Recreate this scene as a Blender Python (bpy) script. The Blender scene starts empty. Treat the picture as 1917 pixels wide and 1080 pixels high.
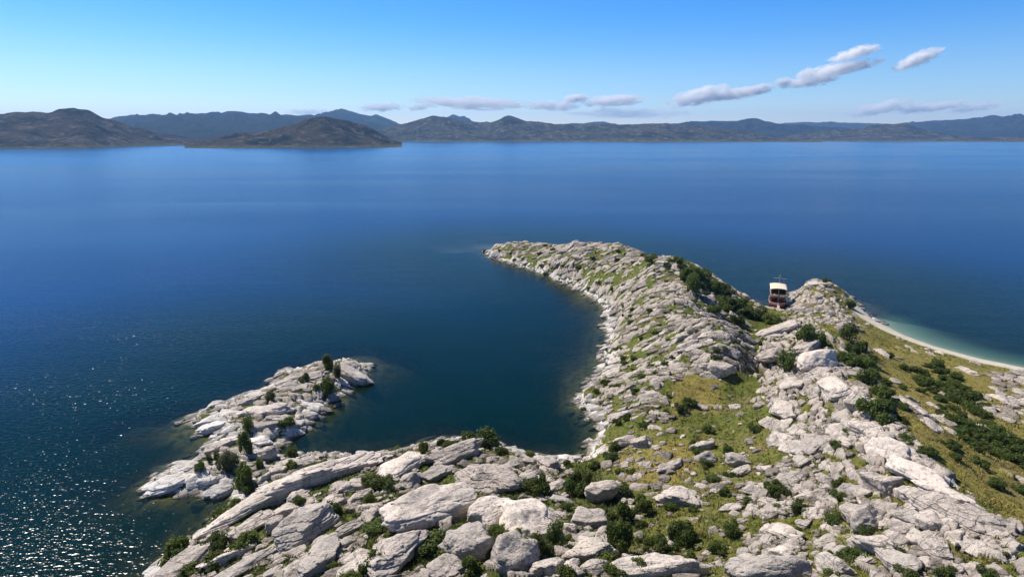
import bpy, math, random
import numpy as np
from mathutils import Vector, Matrix, Euler
random.seed(7); rng = np.random.default_rng(7)
SC = bpy.context.scene
COL = SC.collection

# ------------------------------------------------------------------ camera, sky, sun
F, U0, V0, CAMH = 1150.0, 958.5, 540.0, 45.0
PITCH = math.atan(288 / F)
CP, SP = math.cos(PITCH), math.sin(PITCH)
cd = bpy.data.cameras.new('camera'); cam = bpy.data.objects.new('camera', cd); COL.objects.link(cam)
cd.sensor_width = 36; cd.lens = F / 1917 * 36; cd.clip_start = .5; cd.clip_end = 150000
cam.location = (0, 0, CAMH); cam.rotation_euler = (math.pi / 2 - PITCH, 0, 0)
SC.camera = cam

SUN_EL, SUN_AZ = math.radians(50), math.radians(-50)      # azimuth from +Y, negative is towards -X
sunv = Vector((math.sin(SUN_AZ) * math.cos(SUN_EL), math.cos(SUN_AZ) * math.cos(SUN_EL), math.sin(SUN_EL)))
sd = bpy.data.lights.new('sun', 'SUN'); sun = bpy.data.objects.new('sun', sd); COL.objects.link(sun)
sd.energy = 5.0; sd.angle = math.radians(.53); sd.color = (1, .92, .82)
sun.rotation_euler = sunv.to_track_quat('Z', 'Y').to_euler()

wd = bpy.data.worlds.new('World'); SC.world = wd; wd.use_nodes = True
wn = wd.node_tree.nodes; wl = wd.node_tree.links
sky = wn.new('ShaderNodeTexSky'); sky.sky_type = 'NISHITA'; sky.sun_disc = False
sky.sun_elevation = SUN_EL; sky.sun_rotation = SUN_AZ
sky.altitude = 1200; sky.air_density = 1.0; sky.dust_density = .7; sky.ozone_density = 3.5
hsv = wn.new('ShaderNodeHueSaturation'); hsv.inputs['Saturation'].default_value = 1.3; hsv.inputs['Hue'].default_value = .497; wl.new(sky.outputs[0], hsv.inputs['Color'])
bgn = wn['Background']; bgn.inputs[1].default_value = .115
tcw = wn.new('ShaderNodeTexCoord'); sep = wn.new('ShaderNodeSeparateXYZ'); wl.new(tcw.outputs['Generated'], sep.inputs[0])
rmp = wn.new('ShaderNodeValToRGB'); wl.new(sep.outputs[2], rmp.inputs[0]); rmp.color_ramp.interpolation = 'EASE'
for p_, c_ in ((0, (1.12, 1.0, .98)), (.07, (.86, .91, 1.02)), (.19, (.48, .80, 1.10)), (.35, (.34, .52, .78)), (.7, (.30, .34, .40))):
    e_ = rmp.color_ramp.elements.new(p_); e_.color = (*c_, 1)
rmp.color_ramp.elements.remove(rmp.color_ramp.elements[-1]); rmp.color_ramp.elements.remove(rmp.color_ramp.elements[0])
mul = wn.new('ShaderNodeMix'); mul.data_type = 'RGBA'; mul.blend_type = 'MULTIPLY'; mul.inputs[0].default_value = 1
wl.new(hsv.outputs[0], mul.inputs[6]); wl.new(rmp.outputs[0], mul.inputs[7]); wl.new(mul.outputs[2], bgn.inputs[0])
vs = SC.view_settings
vs.view_transform = 'Standard'; vs.look = 'None'; vs.exposure = .38; vs.gamma = 1
cy = SC.cycles
cy.max_bounces = 24; cy.diffuse_bounces = 2; cy.glossy_bounces = 2; cy.transmission_bounces = 2
cy.volume_bounces = 24; cy.transparent_max_bounces = 12; cy.use_denoising = True
cy.caustics_reflective = False; cy.caustics_refractive = False
cy.sample_clamp_indirect = 4

# ------------------------------------------------------------------ numeric helpers
def hash2(ix, iy, s):
    n = (ix.astype(np.int64) * 374761393 + iy.astype(np.int64) * 668265263 + s * 1442695041) & 0xffffffff
    n = ((n ^ (n >> 13)) * 1274126177) & 0xffffffff
    n = ((n ^ (n >> 16)) * 2246822519) & 0xffffffff
    return ((n ^ (n >> 15)) & 0xffffff) / float(0xffffff)
def noise2(x, y, s=0):
    ix, iy = np.floor(x), np.floor(y); fx, fy = x - ix, y - iy
    fx = fx * fx * fx * (fx * (fx * 6 - 15) + 10); fy = fy * fy * fy * (fy * (fy * 6 - 15) + 10)
    a, b = hash2(ix, iy, s), hash2(ix + 1, iy, s); c, d = hash2(ix, iy + 1, s), hash2(ix + 1, iy + 1, s)
    return (a + (b - a) * fx) * (1 - fy) + (c + (d - c) * fx) * fy - .5
def noise3(x, y, z, s=0):
    iz = np.floor(z); fz = z - iz; fz = fz * fz * (3 - 2 * fz)
    izn = iz.astype(np.int64)
    ix, iy = np.floor(x), np.floor(y); fx, fy = x - ix, y - iy
    fx = fx * fx * (3 - 2 * fx); fy = fy * fy * (3 - 2 * fy)
    def lay(k):
        o = k * 7919
        a, b = hash2(ix + o, iy - o, s), hash2(ix + 1 + o, iy - o, s)
        c, d = hash2(ix + o, iy + 1 - o, s), hash2(ix + 1 + o, iy + 1 - o, s)
        return (a + (b - a) * fx) * (1 - fy) + (c + (d - c) * fx) * fy
    A, B = lay(izn), lay(izn + 1)
    return A + (B - A) * fz - .5
def fbm2(x, y, o=4, s=0, g=.5):
    r = np.zeros_like(x, dtype=float); a = 1.
    for k in range(o):
        r += a * noise2(x * 2 ** k, y * 2 ** k, s + k * 17); a *= g
    return r
def ridged2(x, y, o=4, s=0):
    r = np.zeros_like(x, dtype=float); a = 1.
    for k in range(o):
        r += a * (1 - 4 * np.abs(noise2(x * 2 ** k, y * 2 ** k, s + k * 17)) - .3); a *= .5
    return r
def sstep(a, b, x):
    t = np.clip((x - a) / (b - a), 0, 1); return t * t * (3 - 2 * t)

def ray(u, v):
    a = (u - U0) / F; b = -(v - V0) / F
    return np.array((a, CP + b * SP, -SP + b * CP))
def unproj(u, v, h=0.):
    d = ray(u, v); t = (h - CAMH) / d[2]
    return d[0] * t, d[1] * t
def project(x, y, z):
    zz = z - CAMH
    dep = y * CP - zz * SP; dep = np.where(np.abs(dep) < 1, 1, dep)
    up = y * SP + zz * CP
    return U0 + F * x / dep, V0 - F * up / dep, dep

def mk_mesh(name, V, FC, smooth=True, mat=None):
    me = bpy.data.meshes.new(name)
    V = np.asarray(V, dtype=np.float32); FC = np.asarray(FC, dtype=np.int32)
    k = FC.shape[1]
    me.vertices.add(len(V)); me.vertices.foreach_set('co', V.ravel())
    me.loops.add(FC.size); me.loops.foreach_set('vertex_index', FC.ravel())
    me.polygons.add(len(FC))
    me.polygons.foreach_set('loop_start', np.arange(0, FC.size, k, dtype=np.int32))
    try: me.polygons.foreach_set('loop_total', np.full(len(FC), k, dtype=np.int32))
    except Exception: pass
    me.polygons.foreach_set('use_smooth', np.full(len(FC), smooth, dtype=bool))
    me.update(calc_edges=True)
    if mat: me.materials.append(mat)
    return me
def attr(me, name, vals):
    a = me.attributes.new(name, 'FLOAT', 'POINT'); a.data.foreach_set('value', np.asarray(vals, dtype=np.float32).ravel())
def obj(name, me, parent=None, **props):
    o = bpy.data.objects.new(name, me); COL.objects.link(o)
    if parent: o.parent = parent
    for k, v in props.items(): o[k] = v
    return o
def grid_faces(ny, nx):
    i = np.arange(ny * nx).reshape(ny, nx)
    return np.stack([i[:-1, :-1], i[:-1, 1:], i[1:, 1:], i[1:, :-1]], -1).reshape(-1, 4)

class MB:                       # collects boxes, bars and sheets of one part
    def __init__(s): s.v = []; s.f = []
    def add(s, V, FC):
        o = len(s.v); s.v += [tuple(p) for p in V]; s.f += [tuple(i + o for i in q) for q in FC]
    def box(s, c, d, rz=0, top=1.0):
        x, y, z = d[0] / 2, d[1] / 2, d[2] / 2; M = Matrix.Rotation(rz, 3, 'Z')
        P = []
        for k in (-1, 1):
            t = top if k > 0 else 1
            for a, b in ((-1, -1), (1, -1), (1, 1), (-1, 1)):
                P.append(M @ Vector((a * x * t, b * y * t, k * z)) + Vector(c))
        s.add(P, [(3, 2, 1, 0), (4, 5, 6, 7), (0, 1, 5, 4), (1, 2, 6, 5), (2, 3, 7, 6), (3, 0, 4, 7)])
    def bar(s, a, b, r0, r1=None, n=8):
        r1 = r0 if r1 is None else r1
        a, b = Vector(a), Vector(b); q = (b - a).to_track_quat('Z', 'Y'); P = []
        for p, r in ((a, r0), (b, r1)):
            for k in range(n):
                w = 2 * math.pi * k / n; P.append(q @ Vector((r * math.cos(w), r * math.sin(w), 0)) + p)
        FC = [(k, (k + 1) % n, n + (k + 1) % n, n + k) for k in range(n)]
        s.add(P, FC + [tuple(range(n - 1, -1, -1)), tuple(range(n, 2 * n))])
    def build(s, name, mat, parent=None, smooth=False):
        me = bpy.data.meshes.new(name); me.from_pydata(s.v, [], s.f); me.materials.append(mat)
        if smooth:
            for p in me.polygons: p.use_smooth = True
        me.update(); return obj(name, me, parent)

# ------------------------------------------------------------------ materials
class NT:
    def __init__(s, name):
        s.m = bpy.data.materials.new(name); s.m.use_nodes = True
        s.t = s.m.node_tree; s.n = s.t.nodes; s.l = s.t.links
        s.p = s.n['Principled BSDF']; s.out = s.n['Material Output']
    def add(s, typ, **kw):
        n = s.n.new(typ)
        for k, v in kw.items(): setattr(n, k, v)
        return n
    def link(s, a, b): s.l.new(a, b)
    def setin(s, n, i, v):
        if hasattr(v, 'bl_idname') or isinstance(v, bpy.types.NodeSocket): s.l.new(v, n.inputs[i])
        else: n.inputs[i].default_value = v
    def math(s, op, a, b=0., c=None, clamp=False):
        n = s.add('ShaderNodeMath', operation=op, use_clamp=clamp); s.setin(n, 0, a); s.setin(n, 1, b)
        if c is not None: s.setin(n, 2, c)
        return n.outputs[0]
    def mix(s, f, a, b, blend='MIX'):
        n = s.add('ShaderNodeMix', data_type='RGBA', blend_type=blend)
        s.setin(n, 0, f)
        for i, v in ((6, a), (7, b)):
            if isinstance(v, tuple): n.inputs[i].default_value = (*v, 1) if len(v) == 3 else v
            else: s.l.new(v, n.inputs[i])
        return n.outputs[2]
    def step(s, x, a, b, lo=0., hi=1.):
        n = s.add('ShaderNodeMapRange', interpolation_type='SMOOTHSTEP')
        s.setin(n, 0, x); n.inputs[1].default_value = a; n.inputs[2].default_value = b
        n.inputs[3].default_value = lo; n.inputs[4].default_value = hi
        return n.outputs[0]
    def pos(s): return s.add('ShaderNodeNewGeometry').outputs['Position']
    def mapped(s, v, scale=(1, 1, 1), rot=(0, 0, 0), loc=(0, 0, 0)):
        n = s.add('ShaderNodeMapping'); s.link(v, n.inputs[0])
        n.inputs[1].default_value = loc; n.inputs[2].default_value = rot; n.inputs[3].default_value = scale
        return n.outputs[0]
    def noise(s, v, sc, det=4, rough=.55, dist=0.):
        n = s.add('ShaderNodeTexNoise'); s.link(v, n.inputs['Vector'])
        n.inputs['Scale'].default_value = sc; n.inputs['Detail'].default_value = det
        n.inputs['Roughness'].default_value = rough; n.inputs['Distortion'].default_value = dist
        return n.outputs[0]
    def voro(s, v, sc, feat='DISTANCE_TO_EDGE'):
        n = s.add('ShaderNodeTexVoronoi', feature=feat); s.link(v, n.inputs['Vector']); n.inputs['Scale'].default_value = sc
        return n.outputs[0]
    def attr(s, name): return s.add('ShaderNodeAttribute', attribute_name=name).outputs['Fac']
    def bump(s, h, strength, dist, nrm=None):
        n = s.add('ShaderNodeBump'); n.inputs['Strength'].default_value = strength; n.inputs['Distance'].default_value = dist
        s.link(h, n.inputs['Height'])
        if nrm: s.link(nrm, n.inputs['Normal'])
        return n.outputs[0]

def flat_mat(name, col, rough=.6, metallic=0., var=.12):
    t = NT(name); p = t.pos()
    n = t.noise(p, 2.5, 5)
    c2 = tuple(max(0, c * (1 - var * 2)) for c in col)
    t.link(t.mix(t.step(n, .35, .65), c2, col), t.p.inputs['Base Color'])
    t.p.inputs['Roughness'].default_value = rough; t.p.inputs['Metallic'].default_value = metallic
    return t.m

def rock_colour(t, p, warm=0.0):
    """pale weathered granite: pink-beige, grey patches, dark lichen, bleached tide band, algae below water"""
    n1 = t.noise(p, .22, 3); n2 = t.noise(p, 1.1, 6, .6, .4); n3 = t.noise(p, 6.0, 5, .65); n4 = t.noise(p, .55, 4, .6, .8)
    c = t.mix(t.step(n1, .35, .65), (.64, .56, .49), (.51, .455, .40))
    c = t.mix(t.step(n2, .50, .66, 0, .8), c, (.33, .29, .25))
    c = t.mix(t.step(n4, .62, .74, 0, .4), c, (.60, .455, .37))
    c = t.mix(t.step(n3, .53, .68, 0, .66), c, (.155, .14, .12))
    streak = t.noise(t.mapped(p, (3, 3, .35)), 1.0, 4)
    c = t.mix(t.step(streak, .54, .68, 0, .6), c, (.17, .16, .15))
    lich = t.math('MULTIPLY', t.step(t.noise(p, 1.9, 4, .6, 1.), .62, .70), .45)
    c = t.mix(lich, c, (.30, .29, .17))
    z = t.add('ShaderNodeSeparateXYZ'); t.link(p, z.inputs[0])
    zw = t.math('ADD', z.outputs[2], t.math('MULTIPLY', t.math('SUBTRACT', n2, .5), .5))
    zz = t.math('ADD', z.outputs[2], t.math('MULTIPLY', t.math('SUBTRACT', n2, .5), 1.2))
    c = t.mix(t.step(zz, 1.2, 2.3, .85, 0), c, (.74, .71, .665))
    c = t.mix(t.step(zw, .16, .34, .72, 0), c, (.15, .125, .085))
    c = t.mix(t.step(z.outputs[2], -.12, .08, .9, 0), c, (.13, .09, .035))
    return c, n2, n3

def rock_mat(name, strata=1.0, tone=1.0, grey=0.0, crk=1.0, isl=0.0, bmp=1.0):
    t = NT(name); p = t.pos()
    c, n2, n3 = rock_colour(t, p)
    if grey: c = t.mix(grey, c, (.31, .295, .275))
    if tone != 1: c = t.mix(1.0, c, (tone, tone, tone), 'MULTIPLY')
    oi = t.add('ShaderNodeObjectInfo').outputs['Random']
    tc = t.add('ShaderNodeTexCoord').outputs['Object']
    lay = t.noise(t.mapped(p, (.18, .28, 2.6), (.22, .12, .5)), 1.3, 6, .62, .6)
    crack = t.voro(t.mapped(p, (.30 + .35 * isl, .55 + .6 * isl, .42 + .5 * isl), (.2, .15, .5)), 1.0)
    crack = t.math('ADD', crack, t.math('MULTIPLY', t.math('SUBTRACT', n2, .5), .22))
    ck = t.step(crack, .0, .022 + .02 * isl)
    c = t.mix(t.math('MULTIPLY', t.math('SUBTRACT', 1., ck), .4 * crk), c, (.075, .065, .055))
    pit = t.noise(p, 14, 4, .7)
    h = t.math('ADD', t.math('MULTIPLY', lay, .55 * strata), t.math('MULTIPLY', n3, .28))
    h = t.math('ADD', h, t.math('MULTIPLY', pit, .10)); h = t.math('ADD', h, t.math('MULTIPLY', n2, .5))
    h = t.math('ADD', h, t.math('MULTIPLY', ck, .2 * crk))
    t.link(t.bump(h, bmp, .5), t.p.inputs['Normal'])
    ri = t.add('ShaderNodeNewGeometry').outputs['Random Per Island']
    v = t.math('MULTIPLY', t.step(oi, 0, 1, .88, 1.1), t.step(ri, 0, 1, 1 - .45 * isl, 1 + .1 * isl))
    c = t.mix(t.step(ri, .3, .9, .35 * isl, 0), c, (.33, .27, .21))
    hs = t.add('ShaderNodeHueSaturation'); t.link(c, hs.inputs['Color']); t.link(v, hs.inputs['Value']); hs.inputs['Saturation'].default_value = 1.0
    t.link(hs.outputs[0], t.p.inputs['Base Color']); t.p.inputs['Roughness'].default_value = .88
    t.p.inputs['Specular IOR Level'].default_value = .25
    return t.m

def ground_mat():
    t = NT('ground'); p = t.pos()
    rock, lush, sand = t.attr('rock'), t.attr('lush'), t.attr('sand')
    rc, n2, n3 = rock_colour(t, p)
    a = t.noise(p, .16, 5, .6, .5); b = t.noise(p, .75, 6, .65, .6); d = t.noise(p, 4.5, 5, .7); e = t.noise(p, 2.0, 5, .6, 1.)
    lu = t.math('ADD', lush, t.math('MULTIPLY', t.math('SUBTRACT', b, .5), .9))
    g = t.mix(t.step(lu, .2, .62), (.255, .215, .060), (.105, .130, .026))
    g = t.mix(t.step(lu, .68, 1.05), g, (.046, .076, .017))
    g = t.mix(t.step(a, .50, .64, 0, .55), g, (.195, .15, .075))
    g = t.mix(t.step(d, .52, .70, 0, .7), g, (.045, .05, .018))
    g = t.mix(t.step(e, .60, .72, 0, .55), g, (.19, .16, .105))
    rk = t.math('ADD', rock, t.math('ADD', t.math('MULTIPLY', t.math('SUBTRACT', b, .5), .7), t.math('MULTIPLY', t.math('SUBTRACT', d, .5), .6)))
    rc = t.mix(t.step(t.attr('tone'), 0, 1, .85, 0), rc, t.mix(.5, rc, (.20, .175, .15)))
    c = t.mix(t.step(rk, .42, .58), g, rc)
    c = t.mix(t.math('MULTIPLY', t.attr('crack'), t.step(d, .35, .6, 1., .6)), c, (.040, .038, .022))
    c = t.mix(sand, c, t.mix(t.step(d, .4, .7), (.62, .56, .46), (.52, .47, .39)))
    z = t.add('ShaderNodeSeparateXYZ'); t.link(p, z.inputs[0])
    uw = t.mix(t.step(b, .4, .62), (.19, .125, .045), (.06, .065, .02))
    uw = t.mix(sand, uw, (.46, .43, .34))
    c = t.mix(t.step(z.outputs[2], -.15, .18, 1, 0), c, uw)
    h = t.math('ADD', t.math('MULTIPLY', d, .5), t.math('ADD', t.math('MULTIPLY', b, .8), t.math('MULTIPLY', t.noise(p, 12, 4, .7), .25)))
    t.link(t.bump(h, .9, .35), t.p.inputs['Normal'])
    t.link(c, t.p.inputs['Base Color']); t.p.inputs['Roughness'].default_value = .95; t.p.inputs['Specular IOR Level'].default_value = .12
    return t.m

def leaf_mat(name, c1, c2, c3):
    t = NT(name); rp = t.add('ShaderNodeNewGeometry').outputs['Random Per Island']
    oi = t.add('ShaderNodeObjectInfo').outputs['Random']
    n = t.noise(t.pos(), 1.6, 3)
    c = t.mix(rp, c1, c2); c = t.mix(t.step(n, .45, .65, 0, .7), c, c3)
    hs = t.add('ShaderNodeHueSaturation'); t.link(c, hs.inputs['Color']); t.link(t.step(oi, 0, 1, .8, 1.2), hs.inputs['Value'])
    t.link(hs.outputs[0], t.p.inputs['Base Color']); t.p.inputs['Roughness'].default_value = .6
    t.p.inputs['Specular IOR Level'].default_value = .2
    tr = t.add('ShaderNodeBsdfTranslucent'); t.link(hs.outputs[0], tr.inputs[0])
    mx = t.add('ShaderNodeMixShader'); mx.inputs[0].default_value = .45
    t.link(t.p.outputs[0], mx.inputs[1]); t.link(tr.outputs[0], mx.inputs[2]); t.link(mx.outputs[0], t.out.inputs[0])
    return t.m

def grass_mat():
    t = NT('grass'); lush = t.attr('lush'); rp = t.add('ShaderNodeNewGeometry').outputs['Random Per Island']
    n = t.noise(t.pos(), .6, 4)
    lu = t.math('ADD', lush, t.math('MULTIPLY', t.math('SUBTRACT', n, .5), .8))
    c = t.mix(t.step(lu, .2, .6), (.30, .25, .075), (.125, .152, .030)); c = t.mix(t.step(lu, .62, 1.), c, (.055, .095, .018))
    c = t.mix(t.math('MULTIPLY', rp, .5), c, (.16, .125, .05))
    t.link(c, t.p.inputs['Base Color']); t.p.inputs['Roughness'].default_value = .8; t.p.inputs['Specular IOR Level'].default_value = .15
    return t.m

def water_mat():
    t = NT('lake_water'); p = t.pos()
    depth, off = t.attr('depth'), t.attr('shore')
    # swell and ripples: slopes, stronger in wind-ruffled bands
    band = t.noise(t.mapped(p, (.0016, .006, .001), (0, 0, .12)), 1.0, 4, .55, .4)
    shelter = t.attr('wind')
    w1 = t.noise(t.mapped(p, (.80, 1.6, .3), (0, 0, .5)), 1.0, 1, .5)
    w2 = t.noise(t.mapped(p, (2.2, 4.4, 1), (0, 0, .45)), 1.0, 1, .5)
    w3 = t.noise(t.mapped(p, (.06, .16, .1), (0, 0, .25)), 1.0, 2, .5)
    h = t.math('ADD', t.math('MULTIPLY', w1, .8), t.math('MULTIPLY', w2, .36))
    h = t.math('ADD', h, t.math('MULTIPLY', w3, .6))
    h = t.math('MULTIPLY', h, t.math('MULTIPLY', shelter, t.step(band, .38, .62, .5, 1.2)))
    slick = t.noise(t.mapped(p, (.0011, .014, .001), (0, 0, -.16)), 1.0, 4, .55, .8)
    slick = t.math('MULTIPLY', t.step(slick, .60, .68), t.step(off, 120, 320))
    h = t.math('MULTIPLY', h, t.math('SUBTRACT', 1., t.math('MULTIPLY', slick, .85)))
    bn = t.bump(h, 1.0, .145)
    fr = t.add('ShaderNodeFresnel'); fr.inputs[0].default_value = 1.33; t.link(bn, fr.inputs[1])
    gl = t.add('ShaderNodeBsdfGlossy', distribution='BECKMANN'); t.link(bn, gl.inputs['Normal'])
    gl.inputs['Color'].default_value = (1, 1, 1, 1)
    t.link(t.step(band, .42, .62, .22, .27), gl.inputs['Roughness'])
    deep = t.mix(t.step(off, 18, 115), (.0004, .0135, .0105), (.0005, .025, .104))
    far = t.step(off, 150, 1500)
    deep = t.mix(far, deep, (.0008, .066, .215)); deep = t.mix(t.math('MULTIPLY', slick, .35), deep, (.03, .15, .30))  # the slicks' paler sky reflection is also painted into the body colour
    shallow = t.mix(t.attr('sandy'), (.010, .026, .018), (.05, .165, .11))
    body = t.mix(t.step(depth, .3, 2.4, 0, 1), shallow, deep)
    df = t.add('ShaderNodeBsdfDiffuse'); t.link(body, df.inputs[0])
    tp = t.add('ShaderNodeBsdfTransparent'); tp.inputs[0].default_value = (.74, .90, .86, 1)
    op = t.math('SUBTRACT', 1., t.math('POWER', 2.718, t.math('MULTIPLY', depth, -.55)))
    m1 = t.add('ShaderNodeMixShader'); t.link(op, m1.inputs[0]); t.link(tp.outputs[0], m1.inputs[1]); t.link(df.outputs[0], m1.inputs[2])
    m2 = t.add('ShaderNodeMixShader'); t.link(t.math('MULTIPLY', fr.outputs[0], .6), m2.inputs[0]); t.link(m1.outputs[0], m2.inputs[1]); t.link(gl.outputs[0], m2.inputs[2])
    t.link(m2.outputs[0], t.out.inputs[0])
    return t.m

def hill_mat(name, base, rockc, dark):
    t = NT(name); p = t.pos()
    n = t.noise(p, .008, 6, .65, .4); m = t.noise(p, .022, 6, .7); k = t.noise(t.mapped(p, (1, 1, 2)), .07, 4, .7)
    c = t.mix(t.step(n, .42, .62), base, dark); c = t.mix(t.step(m, .5, .66, 0, .8), c, rockc)
    c = t.mix(t.step(k, .52, .64, 0, .75), c, (.022, .028, .016))
    z = t.add('ShaderNodeSeparateXYZ'); t.link(p, z.inputs[0])
    c = t.mix(t.step(z.outputs[2], 2, 14, .6, 0), c, (.17, .17, .09))
    t.link(t.bump(t.math('ADD', m, k), 1., 26), t.p.inputs['Normal'])
    t.link(c, t.p.inputs['Base Color']); t.p.inputs['Roughness'].default_value = 1; t.p.inputs['Specular IOR Level'].default_value = 0
    return t.m

M = dict(ground=ground_mat(), rock=rock_mat('pale_rock'), loose=rock_mat('loose_rock', isl=1), grey=rock_mat('grey_rock', 1.0, 1, .38, .7), pinkr=rock_mat('smooth_rock', .5, 1.14, 0, .1, bmp=.6),
         leaf=leaf_mat('dark_leaf', (.060, .098, .022), (.125, .175, .040), (.16, .18, .05)),
         leafb=leaf_mat('bright_leaf', (.085, .125, .025), (.16, .19, .04), (.12, .15, .035)),
         leafg=leaf_mat('grey_leaf', (.075, .085, .045), (.13, .14, .08), (.10, .11, .055)),
         bark=flat_mat('bark', (.10, .075, .055), .9), grass=grass_mat(), water=water_mat())

# ------------------------------------------------------------------ the land: outline and heights
SHORE_PX = [(265,1105),(300,1060),(325,1037),(358,1003),(392,982),(420,955),(446,938),(425,928),(398,926),(368,928),(335,930),(300,922),(262,911),
 (285,895),(320,877),(350,862),(382,842),(400,826),(392,812),(372,806),(352,792),(372,772),(405,760),(440,748),(472,735),(508,726),(520,715),(518,702),
 (535,692),(562,690),(600,682),(640,676),(672,681),(692,691),(680,706),(662,722),(640,742),(622,762),(600,776),(590,796),(566,814),(542,826),(520,838),
 (512,850),(530,856),(560,852),(600,852),(650,850),(700,852),(745,844),(785,832),(830,822),(872,822),(930,836),(960,846),(1005,852),(1050,856),(1082,862),
 (1098,846),(1102,826),(1116,802),(1106,780),(1080,758),(1076,740),(1098,722),(1120,702),(1128,662),(1136,622),(1136,597),(1124,572),(1098,551),(1058,531),
 (1000,508),(950,492),(912,481),(906,472),(930,466),(990,466),(1075,477),(1160,492),(1230,520),(1290,534),(1350,546),(1392,556),(1420,568),(1440,584),
 (1458,588),(1474,582),(1480,566),(1486,550),(1515,543),(1550,545),(1590,553),(1612,577),(1650,606),(1700,631),(1760,652),(1850,676),(1925,691),(2120,740),(2500,880)]
shore = np.array([unproj(*q) for q in SHORE_PX])
land = np.vstack([shore, [[150, 20], [140, -10], [-40, -10], [-50, 30]]])
beach = np.array([unproj(*q) for q in [(1655,609),(1700,631),(1760,652),(1850,676),(1925,691)]])

def seg_dist(P, poly, closed=True):
    d = np.full(len(P), 1e9); n = len(poly)
    for i in range(n if closed else n - 1):
        a, b = poly[i], poly[(i + 1) % n]; ab = b - a
        t = np.clip(((P - a) @ ab) / (ab @ ab + 1e-9), 0, 1)
        d = np.minimum(d, np.hypot(P[:, 0] - a[0] - t * ab[0], P[:, 1] - a[1] - t * ab[1]))
    return d
def inside(P, poly):
    r = np.zeros(len(P), bool); n = len(poly)
    for i in range(n):
        (x1, y1), (x2, y2) = poly[i], poly[(i + 1) % n]
        if y1 == y2: continue
        r ^= ((y1 > P[:, 1]) != (y2 > P[:, 1])) & (P[:, 0] < (x2 - x1) * (P[:, 1] - y1) / (y2 - y1) + x1)
    return r

HPTS = [  # pixel where it shows, height above the water
 (915,468,1.2),(960,462,4.0),(1000,461,5.0),(1040,464,5.5),(1075,459,8.0),(1120,464,7.0),(1200,476,7.5),(1225,486,8.0),(1250,489,13.5),(1290,500,12),(1330,517,8.5),(1375,552,5.0),
 (1395,568,3.2),(1015,485,3.2),(1060,500,4.2),(1120,520,4.8),(1150,500,6.5),(1180,545,5.8),(1170,590,3.0),(1220,560,8.0),(1260,560,10.0),(1200,640,4.8),(1170,720,3.0),(1260,640,8.0),
 (1320,600,12.5),(1300,680,7.2),(1370,640,11.5),(1380,690,7.5),(1240,720,6.0),(1200,780,4.2),(1150,790,2.4),(1140,850,1.8),(1180,860,3.2),(1400,604,3.6),(1440,605,2.6),(1420,657,3.0),(1412,720,4.2),
 (1340,760,4.4),(1260,820,4.8),(1330,860,5.6),(1230,900,5.6),(1120,900,2.8),(1120,960,4.4),(1180,1000,7.0),(1250,1000,7.8),(1250,1080,10.5),(1350,960,7.6),(1380,1060,10.5),
 (1500,602,4.0),(1475,640,8.5),(1520,622,10.0),(1560,630,10.5),(1480,690,9.0),(1440,740,6.5),(1530,700,13.2),(1600,735,14.2),(1560,800,12.0),(1480,800,8.5),(1650,790,14.0),(1690,840,14.5),
 (1560,880,11.5),(1450,880,8.0),(1500,960,10.0),(1620,930,12.8),(1760,920,15.2),(1700,1000,14.2),(1560,1050,12.5),(1470,1070,12.2),(1840,990,16.0),(1917,1060,17.0),(1750,1078,15.5),
 (1640,1075,14.2),(1620,690,7.5),(1660,740,8.5),(1700,700,4.6),(1650,650,3.0),(1720,780,8.0),(1760,740,5.0),(1800,700,2.6),(1850,740,3.2),(1800,800,7.4),(1880,800,5.0),(1850,860,8.8),(1917,760,2.6),
 (1917,900,9.4),(1880,960,12.5),(1960,980,12.5),(2050,1000,11),(2050,850,4),(1610,610,2.4),(1600,640,4.4),(1570,580,3.2),(1540,560,4.5),(1520,524,6.0),(1500,545,4.5),(1530,585,4.2),(1490,575,2.2),(1580,615,6.0),
 (2000,1150,16.5),(1500,1200,15.5),(1100,1180,14),(700,1180,11),(450,1150,5.5),
 (340,1060,1.2),(420,1030,2.6),(470,960,1.6),(450,1075,4.0),(520,1000,4.0),(560,930,2.2),(600,880,2.4),(600,960,4.4),(640,1040,7.0),(700,1000,6.6),(700,900,2.8),(760,880,3.2),(840,850,3.2),(870,850,2.8),(780,960,6.4),
 (760,1060,9.0),(880,920,4.6),(920,900,4.2),(880,1000,8.4),(960,970,7.4),(960,1050,10.0),(1000,900,2.8),(1040,960,5.2),(1060,1040,8.6),(1000,870,1.2),(1080,910,2.6),
 (330,905,0.65),(400,900,0.58),(440,840,1.30),(470,880,0.72),(500,850,0.58),(440,790,1.15),(500,770,1.44),(540,735,1.44),(560,790,0.72),(570,710,1.87),(610,720,1.73),(650,695,2.30),(600,745,1.01),(480,920,0.72)]
P0 = np.array([(*unproj(u, v, h), h) for u, v, h in HPTS])
P0 = np.vstack([P0, np.column_stack([shore, np.full(len(shore), .0)]), [[60, 5, 19], [20, 10, 17], [-20, 15, 12], [110, 15, 15], [-40, 5, 8]]])
def tps(r2): return np.where(r2 > 0, .5 * r2 * np.log(r2 + 1e-12), 0)
n_ = len(P0); K = tps(((P0[:, None, :2] - P0[None, :, :2]) / 50) ** 2 @ np.ones(2)) if False else tps((((P0[:, None, :2] - P0[None, :, :2]) / 50) ** 2).sum(-1))
A = np.zeros((n_ + 3, n_ + 3)); A[:n_, :n_] = K + np.eye(n_) * .004
A[:n_, n_] = 1; A[:n_, n_ + 1:] = P0[:, :2] / 50; A[n_:, :n_] = A[:n_, n_:].T
wts = np.linalg.solve(A, np.concatenate([P0[:, 2], [0, 0, 0]]))
GX0, GY0, GS = -130., 2., .6
gnx, gny = 620, 500
gx = GX0 + np.arange(gnx) * GS; gy = GY0 + np.arange(gny) * GS
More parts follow.
